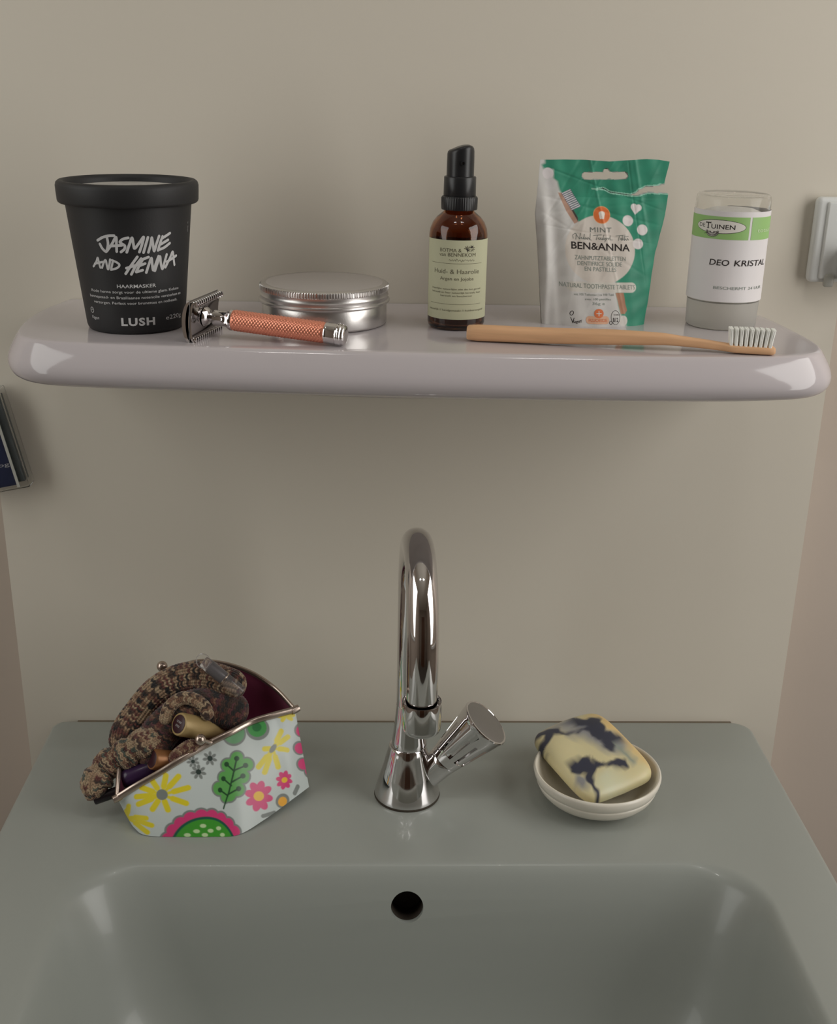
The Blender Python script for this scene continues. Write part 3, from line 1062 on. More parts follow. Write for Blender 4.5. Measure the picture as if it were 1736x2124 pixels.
# ================================================================== DEODORANT STICK
dx_, dy_ = 228.3, -60.0
deo = thing('deodorant_crystal_stick', 'clear capped white deodorant stick with green label band', 'deodorant', (dx_, dy_, pz))
deo.scale = (0.955, 0.955, 1.0)
V, F = lathe([(22.5, 0), (23.6, 0.4), (24.2, 1.6), (24.6, 17.6), (23.6, 18.0), (23.2, 19.5)], 72)
mk('base', V, F, M['frost'], deo, angle=50, label='frosted translucent base')
V, F = lathe([(24.9, 18.2), (25.2, 18.6), (25.3, 40), (25.1, 78), (24.9, 82), (24.5, 84.4), (23.4, 85.6), (21.4, 86.1), (12, 86.3), (1, 86.3),
              (1, 85.2), (12, 85.2), (21.0, 84.9), (22.6, 84.2), (23.6, 82.0), (23.9, 78), (24.1, 40), (24.1, 18.4)], 72, cap0=False, cap1=False)
mk('clear_cap', V, F, M['clearcap'], deo, angle=50, label='transparent plastic cap')
V, F = lathe([(21.5, 18.4), (22.3, 19.0), (22.3, 66), (21.6, 71), (19, 74.6), (13, 76.6), (1, 77.3)], 56)
mk('crystal', V, F, M['crystal'], deo, angle=60)


def arc_sheet(r, a0, a1, z0, z1, n=60):
    V = [(r * math.sin(a), -r * math.cos(a), z) for z in (z0, z1) for a in np.linspace(a0, a1, n)]
    return V, [(i, i + 1, n + i + 1, n + i) for i in range(n - 1)]


V, F = arc_sheet(25.55, -1.80, 3.0, 18.9, 76.2, 90)
lab = mk('label_sheet', V, F, M['deo_label'], deo, label='white wrap-around label')
ZG0, ZG1 = 58.8, 72.9
V, F = arc_sheet(25.66, -1.78, 0.50 - 0.29, ZG0, ZG1)
mk('green_band', V, F, M['green'], lab, label='green printed band')
V, F = arc_sheet(25.66, 0.565 - 0.29, 2.4, ZG0, ZG1)
mk('green_band', V, F, M['green'], lab, label='green printed band')
AZ = -0.29
dw = wrapper(25.66, 0.10, AZ)
dw2 = wrapper(25.66, 0.18, AZ)
R_ = 25.66


def du(X, Y):
    xc = 640 - (Y - 200) * 140 / 1090.0
    s = max(-.985, min(.985, (X - xc) / 15.9 / R_))
    return R_ * math.asin(s)


u0, u1 = du(262, 460), du(768, 460)
zl = 66.6
decal('logo_oval', [ellipse2d((u0 + u1) / 2, zl, (u1 - u0) / 2, 4.35, -0.0, 40)], dw, M['ink_dark'], lab)
decal('logo_field', [ellipse2d((u0 + u1) / 2, zl, (u1 - u0) / 2 - .32, 4.05, -0.0, 40)], wrapper(25.66, 0.14, AZ), M['white_print'], lab)
lx = (u0 + u1) / 2 - 1.2
lt = [text2d('DE', lx - 11.8, zl - 0.9, 2.5, 5.2, bold=.0), text2d('T', lx - 6.6, zl - 1.4, 4.0, 3.8, bold=.015), text2d('UINEN', lx + 3.9, zl - 1.4, 2.9, 16.2, bold=.01)]
for xx in (lx - 8.5, lx - 4.8):
    lt.append(rect2d(xx, xx + 0.35, zl + 1.5, zl + 2.7))
lt.append(rect2d(lx - 7.5, lx - 5.7, zl - 1.5, zl - 1.15))
# leafy rosette under the name
for k in range(11):
    a = PI + k * PI / 10
    cxr, cyr = lx - 3.2, zl - 3.2
    lt.append(stroke2d([(cxr + 1.1 * math.cos(a), cyr + .7 * math.sin(a)), (cxr + 4.3 * math.cos(a), cyr + 3.0 * math.sin(a))], 0.28))
    lt.append(ring2d(cxr + 4.0 * math.cos(a), cyr + 2.7 * math.sin(a), .7, .6, .25, 0, 14))
lt.append(stroke2d([(lx - 9.0, zl - 4.9), (lx - 6.5, zl - 4.0)], 0.3))
decal('logo_leaf', [ellipse2d(lx - 3.2, zl - 3.6, 4.6, 2.6)], wrapper(25.66, 0.16, AZ), M['white_print'], lab)
decal('logo_lettering', lt, dw2, M['ink_dark'], lab)
decal('product_lettering', [text2d('DEO', (du(372, 880) + du(578, 895)) / 2, 42.4, 3.9, du(578, 895) - du(372, 880), shear=.08, bold=.006),
                            text2d('KRISTAL', (du(632, 880) + 32.5) / 2, 42.4, 3.9, 32.5 - du(632, 880), shear=.08, bold=.006)], dw, M['ink_dark'], lab)
decal('small_lettering', [text2d('BESCHERMT 24 UUR', (du(405, 1155) + 31) / 2, 27.2, 1.9, 31 - du(405, 1155))], dw, M['ink_teal_grey'], lab)
decal('band_lettering', [text2d('totaal', du(880, 500), 63.6, 2.6, 15, align='L')], dw2, mat('pale_green_print', lin((206, 226, 184)), .6), lab)

# ================================================================== BAMBOO TOOTHBRUSH
ta = Vector((54.0, -120.5, 0))
tb = Vector((235.3, -150.6, 0))
tl = (tb - ta).length
brush = thing('bamboo_toothbrush', 'bamboo toothbrush with white bristles lying along the shelf front', 'toothbrush', (ta.x, ta.y, pz),
              rot=(0, 0, math.atan2(tb.y - ta.y, tb.x - ta.x)))
V = []
rings_ = []
NB = 70
for i in range(NB):
    t = i / (NB - 1)
    xx = t * tl
    wid = np.interp(t, [0, .03, .5, .62, .74, .83, .87, .97, 1], [5.2, 5.9, 5.9, 5.2, 3.4, 3.1, 5.0, 5.2, 4.4])
    hh = np.interp(t, [0, .03, .45, .58, .70, .85, 1], [4.3, 4.75, 4.5, 3.9, 3.0, 2.4, 2.35])
    zc = np.interp(t, [0, .25, .5, .65, .78, .88, 1], [4.9, 5.1, 6.2, 6.4, 4.6, 2.75, 2.5])
    ring = []
    for k in range(24):
        a = 2 * PI * k / 24
        ca, sa = math.cos(a), math.sin(a)
        e = 0.62
        ring.append((xx, wid * abs(ca) ** e * (1 if ca > 0 else -1), zc + hh * abs(sa) ** e * (1 if sa > 0 else -1)))
    rings_.append(ring)
c0 = [(-1.0, p[1] * .86, 4.9 + (p[2] - 4.9) * .86) for p in rings_[0]]
c1 = [(tl + 1.2, p[1] * .75, 2.5 + (p[2] - 2.5) * .7) for p in rings_[-1]]
V, F = rings([c0] + rings_ + [c1])
mk('handle', V, F, M['bamboo'], brush, angle=60)
rnd = random.Random(7)
tv, tf = [], []
for s in range(7):                     # a tuft: seven fine splayed filament bundles
    a = s * 2 * PI / 6
    rr = 0 if s == 6 else 0.62
    bx, by = rr * math.cos(a), rr * math.sin(a)
    v, f = tube([(bx, by, 0), (bx * 1.15, by * 1.15, 5), (bx * 1.6, by * 1.6, 11.0)], lambda t: .42 - .08 * t, 6)
    tv, tf = join((tv, tf), (v, f))
first = None
for i in range(9):
    for j in range(3):
        px_ = tl - 25.0 + i * 2.85
        py_ = (j - 1) * 2.7
        zz = 4.4
        if first is None:
            first = mk('bristle_tuft', tv, tf, M['bristle'], brush, smooth=True)
            o = first
        else:
            o = first.copy()
            C.objects.link(o)
            o.parent = brush
        o.location = (px_ * MM, py_ * MM, zz * MM)
        o.rotation_euler = (0, (i - 3.5) * 0.022 + (i % 3 - 1) * .01, 0)

# ================================================================== SOAP DISH AND SOAP
dish = thing('soap_dish', 'round cream ceramic soap dish on the basin ledge', 'soap dish', (159.5, -111.5, 0.1))
V, F = lathe([(20, 0), (23, 0.2), (25, 1.0), (32, 4.2), (38.5, 8.6), (42.0, 12.6), (43.6, 16.2), (43.9, 17.4), (43.5, 18.0), (44.2, 18.6), (45.6, 22.0), (46.2, 25.0),
              (45.9, 26.4), (45.0, 27.0), (44.0, 26.7), (43.2, 25.0), (41.5, 19.5), (37.5, 13.2), (31, 8.4), (22, 5.4), (10, 4.4), (1, 4.3)], 96)
mk('bowl', V, F, M['dish'], dish, angle=50)

# soap bar: its own frame, resting tilted in the bowl
soap = thing('soap_bar', 'marbled cream and dark blue soap bar tilted in the soap dish', 'soap', (158.5, -112, 6))


def soap_pt(a, b, c):
    """a along the length, b across (-1..1), c up (-1..1) of a pillow-shaped bar"""
    return a, b, c


Na, Nb = 150, 110
SV, SC = [], []
half = (37.5, 24.5, 12.5)
n1, n2 = 220, 140
sv = []
for i in range(n2 + 1):
    ph = -PI / 2 + PI * i / n2
    for j in range(n1):
        th = 2 * PI * j / n1
        cp, sp = math.cos(ph), math.sin(ph)
        e1, e2 = 0.46, 0.36

        def pw_(v, e):
            return abs(v) ** e * (1 if v >= 0 else -1)
        sv.append((half[0] * pw_(cp, e1) * pw_(math.cos(th), e2), half[1] * pw_(cp, e1) * pw_(math.sin(th), e2), half[2] * pw_(sp, e1)))
sf = [(i * n1 + j, i * n1 + (j + 1) % n1, (i + 1) * n1 + (j + 1) % n1, (i + 1) * n1 + j) for i in range(n2) for j in range(n1)]
sv = np.array(sv)
# orientation: corners of the face seen in the picture (left, front, right, back)
cL, cB, cR, cT = [Vector(p) for p in ((117.8, -83.0, 35.0), (152.5, -151.0, 24.5), (197.0, -113.0, 32.5), (163.5, -44.5, 45.5))]
ax = ((cB + cR) / 2 - (cL + cT) / 2)
ay = ((cT + cR) / 2 - (cL + cB) / 2)
LX, LY = ax.length / 2, ay.length / 2
ex = ax.normalized()
ez = ex.cross(ay).normalized()
ey = ez.cross(ex)
low = np.clip(-sv[:, 2] / half[2], 0, 1)
shr = 1 - 0.36 * low ** 1.3
sv = sv * np.stack([LX * 1.04 / half[0] * shr, LY * 1.04 / half[1] * shr, np.where(sv[:, 2] < 0, 0.72, 0.88)], 1)
# worn, softened relief
sv[:, 2] += 0.6 * np.sin(sv[:, 0] * .12) * np.cos(sv[:, 1] * .15) * (sv[:, 2] > 0) - 0.0011 * (sv[:, 0] ** 2) * (sv[:, 2] > 0)
cen = (cL + cB + cR + cT) / 4 - ez * 9.5
mtx = Matrix(((ex.x, ey.x, ez.x, cen.x - 158.5), (ex.y, ey.y, ez.y, cen.y + 112), (ex.z, ey.z, ez.z, cen.z - 6), (0, 0, 0, 1)))
# colours in face coordinates of the photograph's crop: bilinear from the four corners
fa = (sv[:, 0] / LX + 1) / 2
fb = (sv[:, 1] / LY + 1) / 2
fa, fb = 0.5 + (fa - .5) * 1.10, 0.5 + (fb - .5) * 1.14
cz = np.array([(205, 500), (860, 1190), (1470, 760), (740, 200)], float)   # L, B, R, T
DX = (1 - fa) * (1 - fb) * cz[0, 0] + fa * (1 - fb) * cz[1, 0] + fa * fb * cz[2, 0] + (1 - fa) * fb * cz[3, 0]
DY = (1 - fa) * (1 - fb) * cz[0, 1] + fa * (1 - fb) * cz[1, 1] + fa * fb * cz[2, 1] + (1 - fa) * fb * cz[3, 1]
wob = 22 * np.sin(DY * .021 + 1.3 * np.sin(DX * .013)) + 9 * np.sin(DX * .055 + DY * .03)
woy = 20 * np.sin(DX * .019 + 1.1 * np.sin(DY * .015)) + 8 * np.sin(DY * .06 - DX * .04)
X_, Y_ = DX + wob, DY + woy
col = np.tile(np.array(lin((218, 208, 164))), (len(sv), 1))
over(col, d_seg(X_, Y_, 780, 210, 1460, 640, 95), (224, 194, 132), 120)
over(col, d_ell(X_, Y_, 1060, 1030, 170, 120, -30), (214, 214, 182), 120)
over(col, d_ell(X_, Y_, 470, 400, 210, 60, 8), (186, 182, 170), 90)
over(col, d_seg(X_, Y_, 560, 420, 1080, 600, 105), (150, 150, 150), 110)
over(col, d_seg(X_, Y_, 980, 560, 1280, 720, 38), (150, 158, 146), 80)
dk = (62, 64, 78)
for s in ((530, 335, 780, 350, 48), (620, 400, 870, 430, 70), (820, 470, 1060, 540, 62), (930, 560, 1040, 640, 42),
          (230, 480, 400, 490, 52), (330, 530, 300, 660, 42), (280, 690, 350, 740, 26), (400, 500, 640, 490, 14),
          (760, 880, 720, 930, 85), (840, 880, 850, 1030, 50), (860, 840, 960, 850, 30), (1020, 830, 1170, 790, 42), (860, 1060, 930, 1180, 26)):
    over(col, d_seg(X_, Y_, *s), dk, 34)
over(col, d_ell(X_, Y_, 760, 1080, 80, 60, 40), (150, 150, 150), 60)
over(col, d_ell(X_, Y_, 600, 395, 90, 14, 15), (120, 124, 134), 26)
over(col, d_ell(X_, Y_, 480, 430, 150, 22, 0), (170, 168, 160), 30)
V = [tuple(mtx @ Vector(tuple(p))) for p in sv]
mk('bar', V, sf, M['soap'], soap, cols=col, angle=80)

# ================================================================== FLORAL CLASP PURSE
PO = (-120.0, -110.0, 0.0)
purse = thing('clasp_purse', 'open floral oilcloth purse with metal clasp frame on the basin ledge', 'purse', PO)


def pl_(p):
    return (p[0] - PO[0], p[1] - PO[1], p[2] - PO[2])


A_, B_ = (-180.8, -144.4, 24.0), (-61.3, -86.2, 60.0)
Fpts = [A_, (-168.6, -141.4, 31.0), (-152.7, -135.4, 38.0), (-138.3, -129.3, 45.0), (-121.5, -117.9, 50.0), (-106.5, -111.3, 55.0), (-92.3, -100.2, 57.5), (-78.8, -94.8, 59.5), B_]
Fz = [(316, 1072), (442, 994), (613, 899), (766, 803), (950, 698), (1106, 620), (1259, 545), (1395, 500), (1573, 450)]
Gpts = [(-177.5, -136.5, 3.5), (-169.8, -148.0, 1.8), (-160.0, -155.0, 0.6), (-136.0, -156.3, 0.3), (-115, -156.2, 0.3), (-97.0, -154.2, 0.4), (-80.0, -139.0, 2.2), (-64.5, -121.0, 4.0), (-50.8, -104.0, 5.5)]
Gz = [(385, 1190), (442, 1293), (520, 1338), (740, 1350), (940, 1350), (1165, 1338), (1340, 1230), (1500, 1130), (1668, 1015)]
Kpts = [A_, (-181.8, -132.0, 33.3), (-183.3, -112.0, 44.2), (-174.4, -84.0, 64.1), (-160.8, -68.0, 76.0), (-138.5, -60.0, 84.6), (-117.6, -57.0, 82.3), (-95.9, -60.0, 76.3), (-77.5, -68.0, 67.3), B_]
Hpts = [(-177.5, -136.5, 3.5), (-179, -110, 1), (-172, -85, .5), (-155, -66, .3), (-130, -56, .3), (-105, -54, .3), (-80, -62, .3), (-60, -80, 1.5), (-50.8, -104.0, 5.5)]
NS, NT = 330, 190
Fc, Gc = catmull(Fpts, NS), catmull(Gpts, NS)
Fzc, Gzc = catmull([(a, b, 0) for a, b in Fz], NS), catmull([(a, b, 0) for a, b in Gz], NS)
tt = np.linspace(0, 1, NT)[:, None, None]
ss = np.linspace(0, 1, NS)
S3 = Fc[None] * (1 - tt) + Gc[None] * tt
nrm = np.array([0.15, -0.86, 0.48])
bul = 4 * tt * (1 - tt) * (np.sin(PI * ss)[None, :, None]) ** .5
S3 = S3 + nrm * bul * 4.0
# soft fold running down near the right end
fold = np.exp(-((ss - 0.90) / 0.025) ** 2)[None, :, None] * (0.3 + tt * .5)
S3 = S3 + np.array([0.3, 0.9, 0]) * fold * 1.4
D3 = Fzc[None] * (1 - tt) + Gzc[None] * tt
X_, Y_ = D3[..., 0].ravel(), D3[..., 1].ravel()
col = np.tile(np.array(lin((198, 207, 204))), (len(X_), 1))
yel, gry, pink, grn, dgr = (222, 206, 48), (126, 132, 128), (214, 66, 122), (98, 168, 88), (36, 74, 44)


def daisy(cx, cy, pet, wd, cr=38, c=yel, squash=1.0):
    for (x1, y1) in pet:
        over(col, np.minimum(d_seg(X_, Y_, cx, cy, cx + (x1 - cx) * .55, cy + (y1 - cy) * .55, wd * .55),
                             d_seg(X_, Y_, cx + (x1 - cx) * .45, cy + (y1 - cy) * .45, x1, y1, wd)), c, 7)


daisy(630, 1048, [(660, 915), (745, 920), (805, 1000), (785, 1110), (665, 1155), (565, 1150), (470, 1118), (455, 1065), (490, 1000), (560, 945)], 20)
over(col, d_circ(X_, Y_, 630, 1048, 38), gry, 6)
daisy(1405, 735, [(1468, 610), (1515, 650), (1505, 748), (1435, 870), (1345, 900), (1305, 860), (1350, 735)], 19)
over(col, d_ell(X_, Y_, 1405, 735, 36, 18, -55), gry, 6)
daisy(1505, 500, [(1450, 500), (1480, 530), (1545, 520), (1560, 490)], 14)
daisy(390, 1210, [(520, 1215), (555, 1265), (525, 1315), (400, 1130), (385, 1160)], 18)
for (cx, cy, r, cr) in ((965, 795, 50, 19), (880, 890, 52, 19), (848, 816, 42, 14)):
    for k in range(7):
        a = k * 2 * PI / 7 + .3
        over(col, d_ell(X_, Y_, cx + r * .66 * math.cos(a), cy + r * .66 * math.sin(a), r * .38, r * .22, math.degrees(a)), gry, 5)
    over(col, d_circ(X_, Y_, cx, cy, cr), (40, 56, 50), 5)
for (cx, cy, r, cr) in ((1303, 1065, 112, 34), (1475, 968, 70, 20)):
    for k in range(8):
        a = k * PI / 4 + .25
        over(col, d_ell(X_, Y_, cx + r * .58 * math.cos(a) * .8, cy + r * .6 * math.sin(a), r * .38, r * .24, math.degrees(a)), pink, 5)
    over(col, d_circ(X_, Y_, cx, cy, cr), (238, 190, 50), 5)
# green fruit shapes under the frame
over(col, d_circ(X_, Y_, 1140, 625, 84), gry, 6)
over(col, d_circ(X_, Y_, 1140, 618, 74), (108, 160, 116), 6)
over(col, d_circ(X_, Y_, 1305, 590, 82), gry, 6)
over(col, d_circ(X_, Y_, 1302, 582, 66), (70, 150, 78), 6)
over(col, d_circ(X_, Y_, 1300, 578, 32), (40, 112, 58), 6)
# oak leaf
lobes = [(1160, 792, 42), (1092, 845, 44), (1225, 842, 44), (1066, 935, 46), (1192, 925, 50), (1020, 1010, 46), (1160, 1015, 50), (1100, 1050, 52), (1140, 850, 60), (1125, 940, 75), (1085, 1000, 70), (1070, 1070, 36)]
over(col, np.min([d_circ(X_, Y_, a, b, r + 12) for a, b, r in lobes], axis=0), gry, 6)
over(col, np.min([d_circ(X_, Y_, a, b, r) for a, b, r in lobes], axis=0), grn, 6)
for s in ((1050, 1150, 1100, 1030), (1100, 1030, 1130, 920), (1130, 920, 1158, 800), (1140, 888, 1085, 838), (1145, 880, 1218, 850), (1118, 990, 1058, 940), (1122, 965, 1200, 922), (1088, 1060, 1028, 1020), (1095, 1050, 1170, 1012)):
    over(col, d_seg(X_, Y_, *s, 6), dgr, 5)
for a, b in ((1085, 838), (1058, 940), (1028, 1020), (1218, 848), (1200, 922), (1170, 1012), (1158, 798)):
    over(col, d_circ(X_, Y_, a, b, 18), dgr, 5)
# big scalloped flower on the lower edge
fcx, fcy = 908, 1452
ang = [math.radians(d) for d in range(-176, 0, 16)]
over(col, np.min([d_circ(X_, Y_, fcx + 262 * math.cos(a), fcy + 250 * math.sin(a), 62) for a in ang], axis=0), gry, 6)
over(col, np.min([d_circ(X_, Y_, fcx + 262 * math.cos(a), fcy + 250 * math.sin(a), 48) for a in ang], axis=0), pink, 6)
over(col, d_circ(X_, Y_, fcx, fcy, 246), (36, 92, 76), 6)
over(col, d_circ(X_, Y_, fcx, fcy, 228), (70, 156, 54), 6)
for a, b in ((885, 1272), (840, 1310), (935, 1307), (1000, 1290), (780, 1337), (893, 1337), (1030, 1337)):
    over(col, d_ell(X_, Y_, a, b, 21, 14), (196, 222, 168), 5)
# flower wrapping round the right end
over(col, np.min([d_circ(X_, Y_, a, b, 52) for a, b in ((1615, 600), (1600, 730), (1622, 850), (1680, 900), (1690, 560))], axis=0), gry, 6)
over(col, np.min([d_circ(X_, Y_, a, b, 40) for a, b in ((1617, 605), (1603, 732), (1625, 848), (1680, 895), (1690, 565))], axis=0), pink, 6)
over(col, d_ell(X_, Y_, 1665, 730, 40, 130, -8), (70, 156, 84), 6)
over(col, d_ell(X_, Y_, 1458, 1115, 46, 52), gry, 6)
over(col, d_ell(X_, Y_, 1458, 1120, 30, 34), (236, 172, 60), 6)
over(col, d_seg(X_, Y_, 1575, 1015, 1545, 1070, 16), gry, 6)
over(col, d_seg(X_, Y_, 1330, 1205, 1400, 1190, 14), gry, 6)
idx = np.arange(NS * NT).reshape(NT, NS)
q = np.stack([idx[:-1, :-1], idx[1:, :-1], idx[1:, 1:], idx[:-1, 1:]], -1).reshape(-1, 4)
vv = S3.reshape(-1, 3) - np.array(PO)
mk('front_panel', vv, q.tolist(), M['purse'], purse, cols=col, angle=80, label='white oilcloth printed with flowers and an oak leaf')
# back panel, bottom, lining
NB_ = 60
Kc, Hc = catmull(Kpts, NB_), catmull(Hpts, NB_)
Fb, Gb = catmull(Fpts, NB_), catmull(Gpts, NB_)


def patch(P, Q, nt, bulge, sag=None):
    V = []
    for i in range(nt):
        t = i / (nt - 1)
        for j in range(len(P)):
            s = j / (len(P) - 1)
            p = P[j] * (1 - t) + Q[j] * t + np.array(bulge) * 4 * t * (1 - t) * math.sin(PI * s) ** .6
            V.append(tuple(p - np.array(PO)))
    n = len(P)
    F = [(i * n + j, i * n + j + 1, (i + 1) * n + j + 1, (i + 1) * n + j) for i in range(nt - 1) for j in range(n - 1)]
    return V, F


V, F = patch(Kc, Hc, 14, (0, 6, 0))
mk('back_panel', V, F, M['purseback'], purse)
V, F = patch(Gb, Hc, 6, (0, 0, 0.1))
mk('bottom_panel', V, F, M['purseback'], purse)
V, F = patch(Fb * .985 + np.mean(Fb, 0) * .015, Kc * .985 + np.mean(Kc, 0) * .015, 26, (4, 10, -34))
mk('lining', V, F, M['lining'], purse, label='dark magenta lining')
# metal frame: two arched channels
V, F = tube([pl_(p) for p in catmull(Fpts, 60)], 2.1, 12, flat=1.25)
fr = mk('frame_bar', V, F, M['nickel'], purse)
V, F = tube([pl_(p) for p in catmull(Kpts, 60)], 1.7, 12, flat=1.25)
mk('frame_bar', V, F, M['nickel'], purse)
for p in (A_, B_):
    V, F = xform(lathe([(1.4, -3.2), (2.6, -3.0), (2.8, 0), (2.6, 3.0), (1.4, 3.2)], 20), axis_mtx(pl_(p), (0.8, 0.5, 0.2)))
    mk('hinge', V, F, M['nickel'], purse)


def ball_clasp(base, tip, r):
    b, t = Vector(base), Vector(tip)
    prof = [(1.9, 0), (1.5, 1.2), (1.4, (t - b).length - r)]
    v1, f1 = xform(lathe(prof, 20), axis_mtx(b, t - b))
    pr = [(max(.05, r * math.sin(a)), -r * math.cos(a)) for a in np.linspace(0.02, PI - .02, 16)]
    v2, f2 = xform(lathe(pr, 24), axis_mtx(t, t - b))
    return join((v1, f1), (v2, f2))


V, F = ball_clasp(pl_((-119.0, -118.0, 52.0)), pl_((-124.8, -124.5, 58.5)), 4.0)
mk('clasp_ball', V, F, M['nickel'], purse)
V, F = ball_clasp(pl_((-157.0, -66.0, 78.0)), pl_((-160.2, -66.0, 84.5)), 4.0)
mk('clasp_ball', V, F, M['nickel'], purse)

# ---------------------------------------------------------------- knitted bands lying in the purse
PAL = np.array([lin(c) for c in ((190, 158, 126), (150, 112, 88), (84, 62, 52), (120, 70, 62), (46, 44, 44), (202, 176, 142), (96, 104, 92), (110, 66, 70))])


def endr(d, r):
    q = min(1.0, max(0.0, d / r))
    return math.sqrt(max(0.004, 1 - (1 - q) ** 2))


def knitted(name, path, rad, parent, seed, n=260, m=64, pitch=4.0, amp=0.9, flat=1.0, tone=None, lump=0.0, up=(0, 0, 1)):
    path = catmull(path, n)
    T, N, B = frames(path, up)
    L = np.concatenate([[0], np.cumsum(np.linalg.norm(np.diff(path, axis=0), axis=1))])
    rg = np.random.RandomState(seed)
    tab = rg.randint(0, len(PAL), 4096)
    if tone is not None:
        tab = np.array(tone)[rg.randint(0, len(tone), 4096)]
    nst = max(6, int(2 * PI * rad / pitch * 1.2))
    V = np.zeros((n, m, 3))
    Cc = np.zeros((n, m, 3))
    a = 2 * PI * np.arange(m) / m
    for i in range(n):
        colm = (a / (2 * PI) * nst)
        ci = np.floor(colm).astype(int)
        fr_ = colm - ci
        row = L[i] / (pitch * .62) + np.where(ci % 2 == 0, fr_, 1 - fr_) * 0.9
        ri = np.floor(row).astype(int)
        rf = row - ri
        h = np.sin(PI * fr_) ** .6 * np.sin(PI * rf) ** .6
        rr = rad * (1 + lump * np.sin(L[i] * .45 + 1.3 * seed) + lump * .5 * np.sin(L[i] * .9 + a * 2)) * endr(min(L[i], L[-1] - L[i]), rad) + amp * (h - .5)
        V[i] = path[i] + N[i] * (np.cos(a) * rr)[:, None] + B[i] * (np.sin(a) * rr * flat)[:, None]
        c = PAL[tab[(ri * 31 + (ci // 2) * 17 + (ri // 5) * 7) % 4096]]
        Cc[i] = c * (0.27 + 0.55 * h)[:, None] * (0.85 + 0.3 * rg.rand(m))[:, None]  # shade painted into the yarn: darker between stitches and dimmed for the purse inside
    V = V.reshape(-1, 3)
    F = [(i * m + j, i * m + (j + 1) % m, (i + 1) * m + (j + 1) % m, (i + 1) * m + j) for i in range(n - 1) for j in range(m)]
    F += [tuple(reversed(range(m))), tuple((n - 1) * m + j for j in range(m))]
    return mk(name, V - np.array(parent), F, M['knit'], None, cols=Cc.reshape(-1, 3), angle=80)


K0 = (-150.0, -100.0, 30.0)
kb = thing('knitted_headband', 'rolled brown and beige knitted headband stuffed in the open purse', 'headband', K0)
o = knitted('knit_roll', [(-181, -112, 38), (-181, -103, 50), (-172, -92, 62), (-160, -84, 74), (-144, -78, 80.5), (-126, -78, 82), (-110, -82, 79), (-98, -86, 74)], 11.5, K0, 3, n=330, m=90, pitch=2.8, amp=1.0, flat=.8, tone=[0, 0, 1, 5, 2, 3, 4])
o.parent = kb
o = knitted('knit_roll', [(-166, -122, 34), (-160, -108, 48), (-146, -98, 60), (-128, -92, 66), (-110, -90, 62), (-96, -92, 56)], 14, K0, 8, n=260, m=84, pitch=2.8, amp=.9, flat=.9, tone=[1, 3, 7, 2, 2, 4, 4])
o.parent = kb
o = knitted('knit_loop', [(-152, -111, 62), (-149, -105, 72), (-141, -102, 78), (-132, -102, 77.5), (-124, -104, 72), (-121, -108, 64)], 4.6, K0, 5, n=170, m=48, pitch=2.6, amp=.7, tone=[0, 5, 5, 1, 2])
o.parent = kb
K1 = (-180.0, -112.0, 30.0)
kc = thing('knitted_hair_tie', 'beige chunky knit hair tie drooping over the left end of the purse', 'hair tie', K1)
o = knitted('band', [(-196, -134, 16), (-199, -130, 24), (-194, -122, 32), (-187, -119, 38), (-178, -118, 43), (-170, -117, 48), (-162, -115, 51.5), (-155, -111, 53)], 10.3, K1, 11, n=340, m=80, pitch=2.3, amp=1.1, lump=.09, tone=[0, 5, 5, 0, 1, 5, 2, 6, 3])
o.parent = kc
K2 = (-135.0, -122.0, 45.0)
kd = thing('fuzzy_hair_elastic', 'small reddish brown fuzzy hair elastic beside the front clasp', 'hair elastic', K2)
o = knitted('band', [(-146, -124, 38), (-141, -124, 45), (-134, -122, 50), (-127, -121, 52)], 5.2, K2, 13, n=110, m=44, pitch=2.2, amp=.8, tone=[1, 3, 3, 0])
o.parent = kd

# ---------------------------------------------------------------- make-up tubes in the purse
def tube_item(name, label, cat, origin, direction, parts):
    o = thing(name, label, cat, origin)
    for nm_, prof_, m_, lab_ in parts:
        v, f = xform(lathe(prof_, 48), axis_mtx((0, 0, 0), direction))
        mk(nm_, v, f, m_, o, angle=40, label=lab_)
    return o


gd = Vector((38.0, 34.0, -30.0))
g0 = (-140.6, -116.5, 66.0)
gt = tube_item('gold_makeup_tube', 'thick matte gold tube with dark oval end lying across the purse', 'makeup tube', g0, gd,
               [('cap', [(7.0, 0.0), (7.9, 0.25), (8.3, 1.2), (8.35, 14), (7.9, 30), (7.3, 38), (7.1, 38.2)], M['gold'], None),
                ('tube_body', [(6.8, 38.1), (7.0, 38.6), (6.2, 48), (5.2, 55), (4.5, 56)], M['gold'], None),
                ('end_disc', [(0.5, -0.35), (6.3, -0.35), (6.6, -0.1), (6.6, 0.4)], M['aubergine'], 'dark aubergine end disc')])


def disc_map(direction, o3=(0, 0, 0), dz=-0.5):
    mt = axis_mtx(o3, direction)
    # build an in-plane frame whose 'up' follows world z
    d = Vector(direction).normalized()
    up = (Vector((0, 0, 1)) - d * d.z).normalized()
    right = d.cross(up)
    return lambda u, v: tuple(Vector(o3) + d * dz + right * u + up * v)


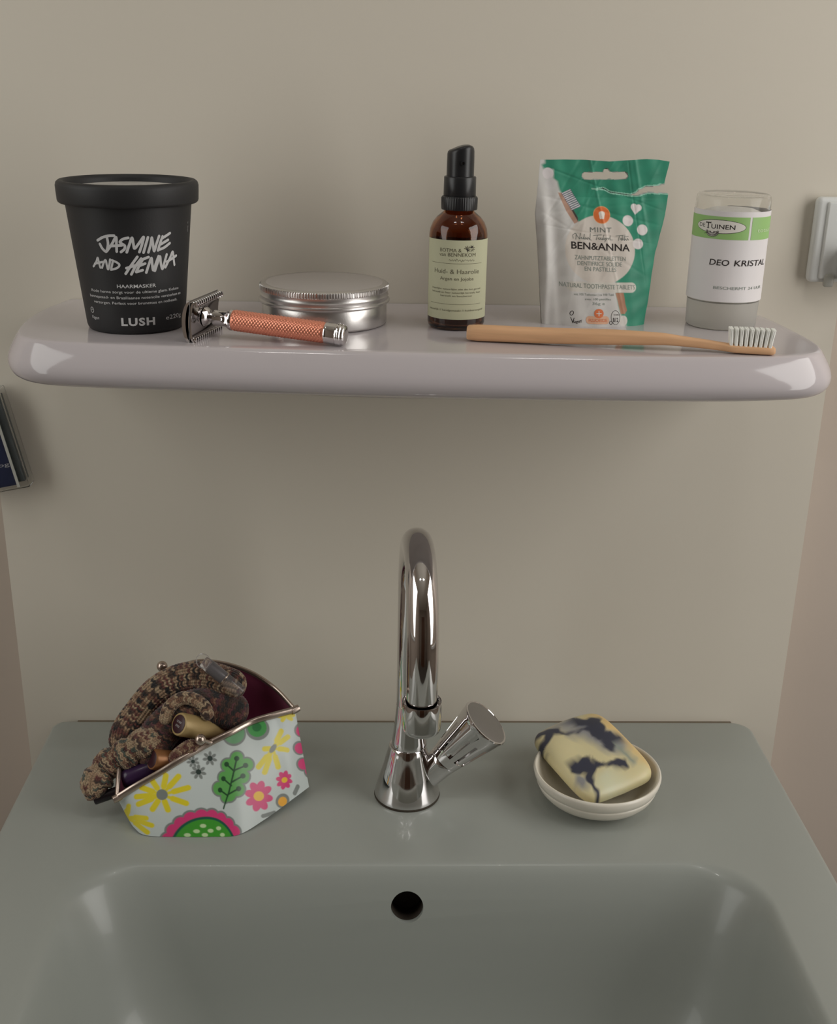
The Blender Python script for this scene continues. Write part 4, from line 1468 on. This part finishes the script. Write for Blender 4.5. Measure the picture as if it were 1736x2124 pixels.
fm = disc_map(gd)
flip = lambda s: ([(a, b) for a, b in s[0]], s[1])
decal('disc_lettering', [flip(text2d('COVER', 0, 0.9, 1.5, 5.6)), flip(text2d('STICK', 0, -2.2, 1.5, 4.8))], fm, M['print_grey'], gt)
tube_item('brown_gold_tube', 'brownish gold tube with dark end half sunk behind the front frame', 'makeup tube', (-158.8, -127.0, 44.0), (36, 24, -20),
          [('cap', [(6.0, 0), (7.0, 0.2), (7.4, 1.2), (7.4, 30), (6.5, 31)], M['gold_dark'], None),
           ('end_disc', [(0.5, -0.3), (5.6, -0.3), (6.0, 0), (6.0, .4)], M['aubergine'], 'dark aubergine end disc')])
cd = Vector((27.0, -6.0, -22.0))
ct = tube_item('clear_gloss_tube', 'clear tube with a grey core leaning out of the purse top', 'makeup tube', (-122.5, -88.5, 97.5), cd,
               [('clear_shell', [(3.5, -5), (4.1, -4.6), (4.6, -2.0), (4.8, 2), (4.9, 30), (4.6, 31), (2.0, 31.4)], M['clearglass'], 'clear acrylic shell'),
                ('core', [(2.2, 0.6), (3.4, 1.2), (3.6, 3), (3.6, 14), (3.0, 15)], M['gloss_in'], 'dark grey core'),
                ('rim', [(5.0, 14.6), (5.15, 15.0), (5.0, 15.6)], M['nickel'], None)])
v, f = tube([(5.0 * math.cos(a), 5.0 * math.sin(a), 0) for a in np.linspace(0, 2 * PI, 33)], .45, 8, caps=False)
v, f = xform((v, f), axis_mtx(cd.normalized() * -5.0, Vector((0.5, -.65, .55))))
mk('end_ring', v, f, M['clearglass'], ct, label='thin transparent ring at the tip')
tube_item('black_liner_pencil', 'short black cosmetic pencil poking out beside the left hinge', 'pencil', (-199.5, -136.0, 16.5), (44, 14, 9.5),
          [('barrel', [(2.6, 0), (3.4, .3), (3.8, 1.2), (3.8, 46), (3.4, 46.5)], M['blackpen'], None)])
tube_item('purple_makeup_bottle', 'glossy dark purple bottle in the left corner of the purse', 'makeup bottle', (-178.5, -127.0, 27.5), (30, 10, 9),
          [('bottle_body', [(3.0, -2.5), (5.6, -1.6), (7.0, .6), (7.3, 3), (7.3, 24), (6, 26)], M['purple'], None)])

# ================================================================== FITTING AT THE RIGHT EDGE, BOX AT THE LEFT EDGE
so = thing('wall_fitting', 'white plastic wall socket with raised square cover right of the deodorant', 'wall fitting', (343, 0, 393))
V, F = box(-40, 40, -9.5, -0.2, -29.5, 29.5, 3.5)
mk('frame', V, F, M['socket'], so, angle=30)
V, F = box(-33, 33, -11.5, -8.0, -26.5, 26.5, 1.2)
mk('cover_plate', V, F, M['socket'], so, angle=30)
V, F = box(-21, 12, -26, -11.0, -27.0, -4, 2.5)
mk('plug', V, F, M['socket'], so, angle=30)
V, F = box(-29.5, -22.5, -13.6, -9.0, -32, -23, 1.6)
mk('release_tab', V, F, M['socketgrey'], so, angle=30, label='small grey tab on the lower rim')

bx = thing('hanging_blister_box', 'narrow clear plastic box with navy contents hung tilted at the left', 'plastic box', (-283, -2, 236), rot=(0, math.radians(-11.5), 0))
V, F = box(-24, 18, -14.5, -0.4, -34, 42, 1.6)
V2, F2 = box(-22.9, 16.9, -13.4, -1.5, -32.9, 40.9, 0.6)
V, F = join((V, F), (V2, [tuple(reversed(f)) for f in F2]))
mk('clear_box', V, F, M['clearcap'], bx, angle=30, label='clear plastic shell')
V, F = box(-21.5, 9.5, -13.0, -11.8, -30.5, 39)
cardo = mk('card', V, F, M['navy'], bx, label='navy printed card')
V, F = box(9.8, 15.2, -12.5, -3, -29.0, 37, .8)
mk('insert', V, F, M['greydark'], bx, label='dark grey ribbed insert')
decal('lettering', [text2d('og', 3.6, -15.2, 3.0, 8.5)], lambda u, v: (u, -13.1, v), M['print_grey'], cardo)
V, F = join(*[box(9.0, 11.0, -14.9, -14.2, -32, 41)])
mk('edge_strip', V, F, M['socketgrey'], bx)
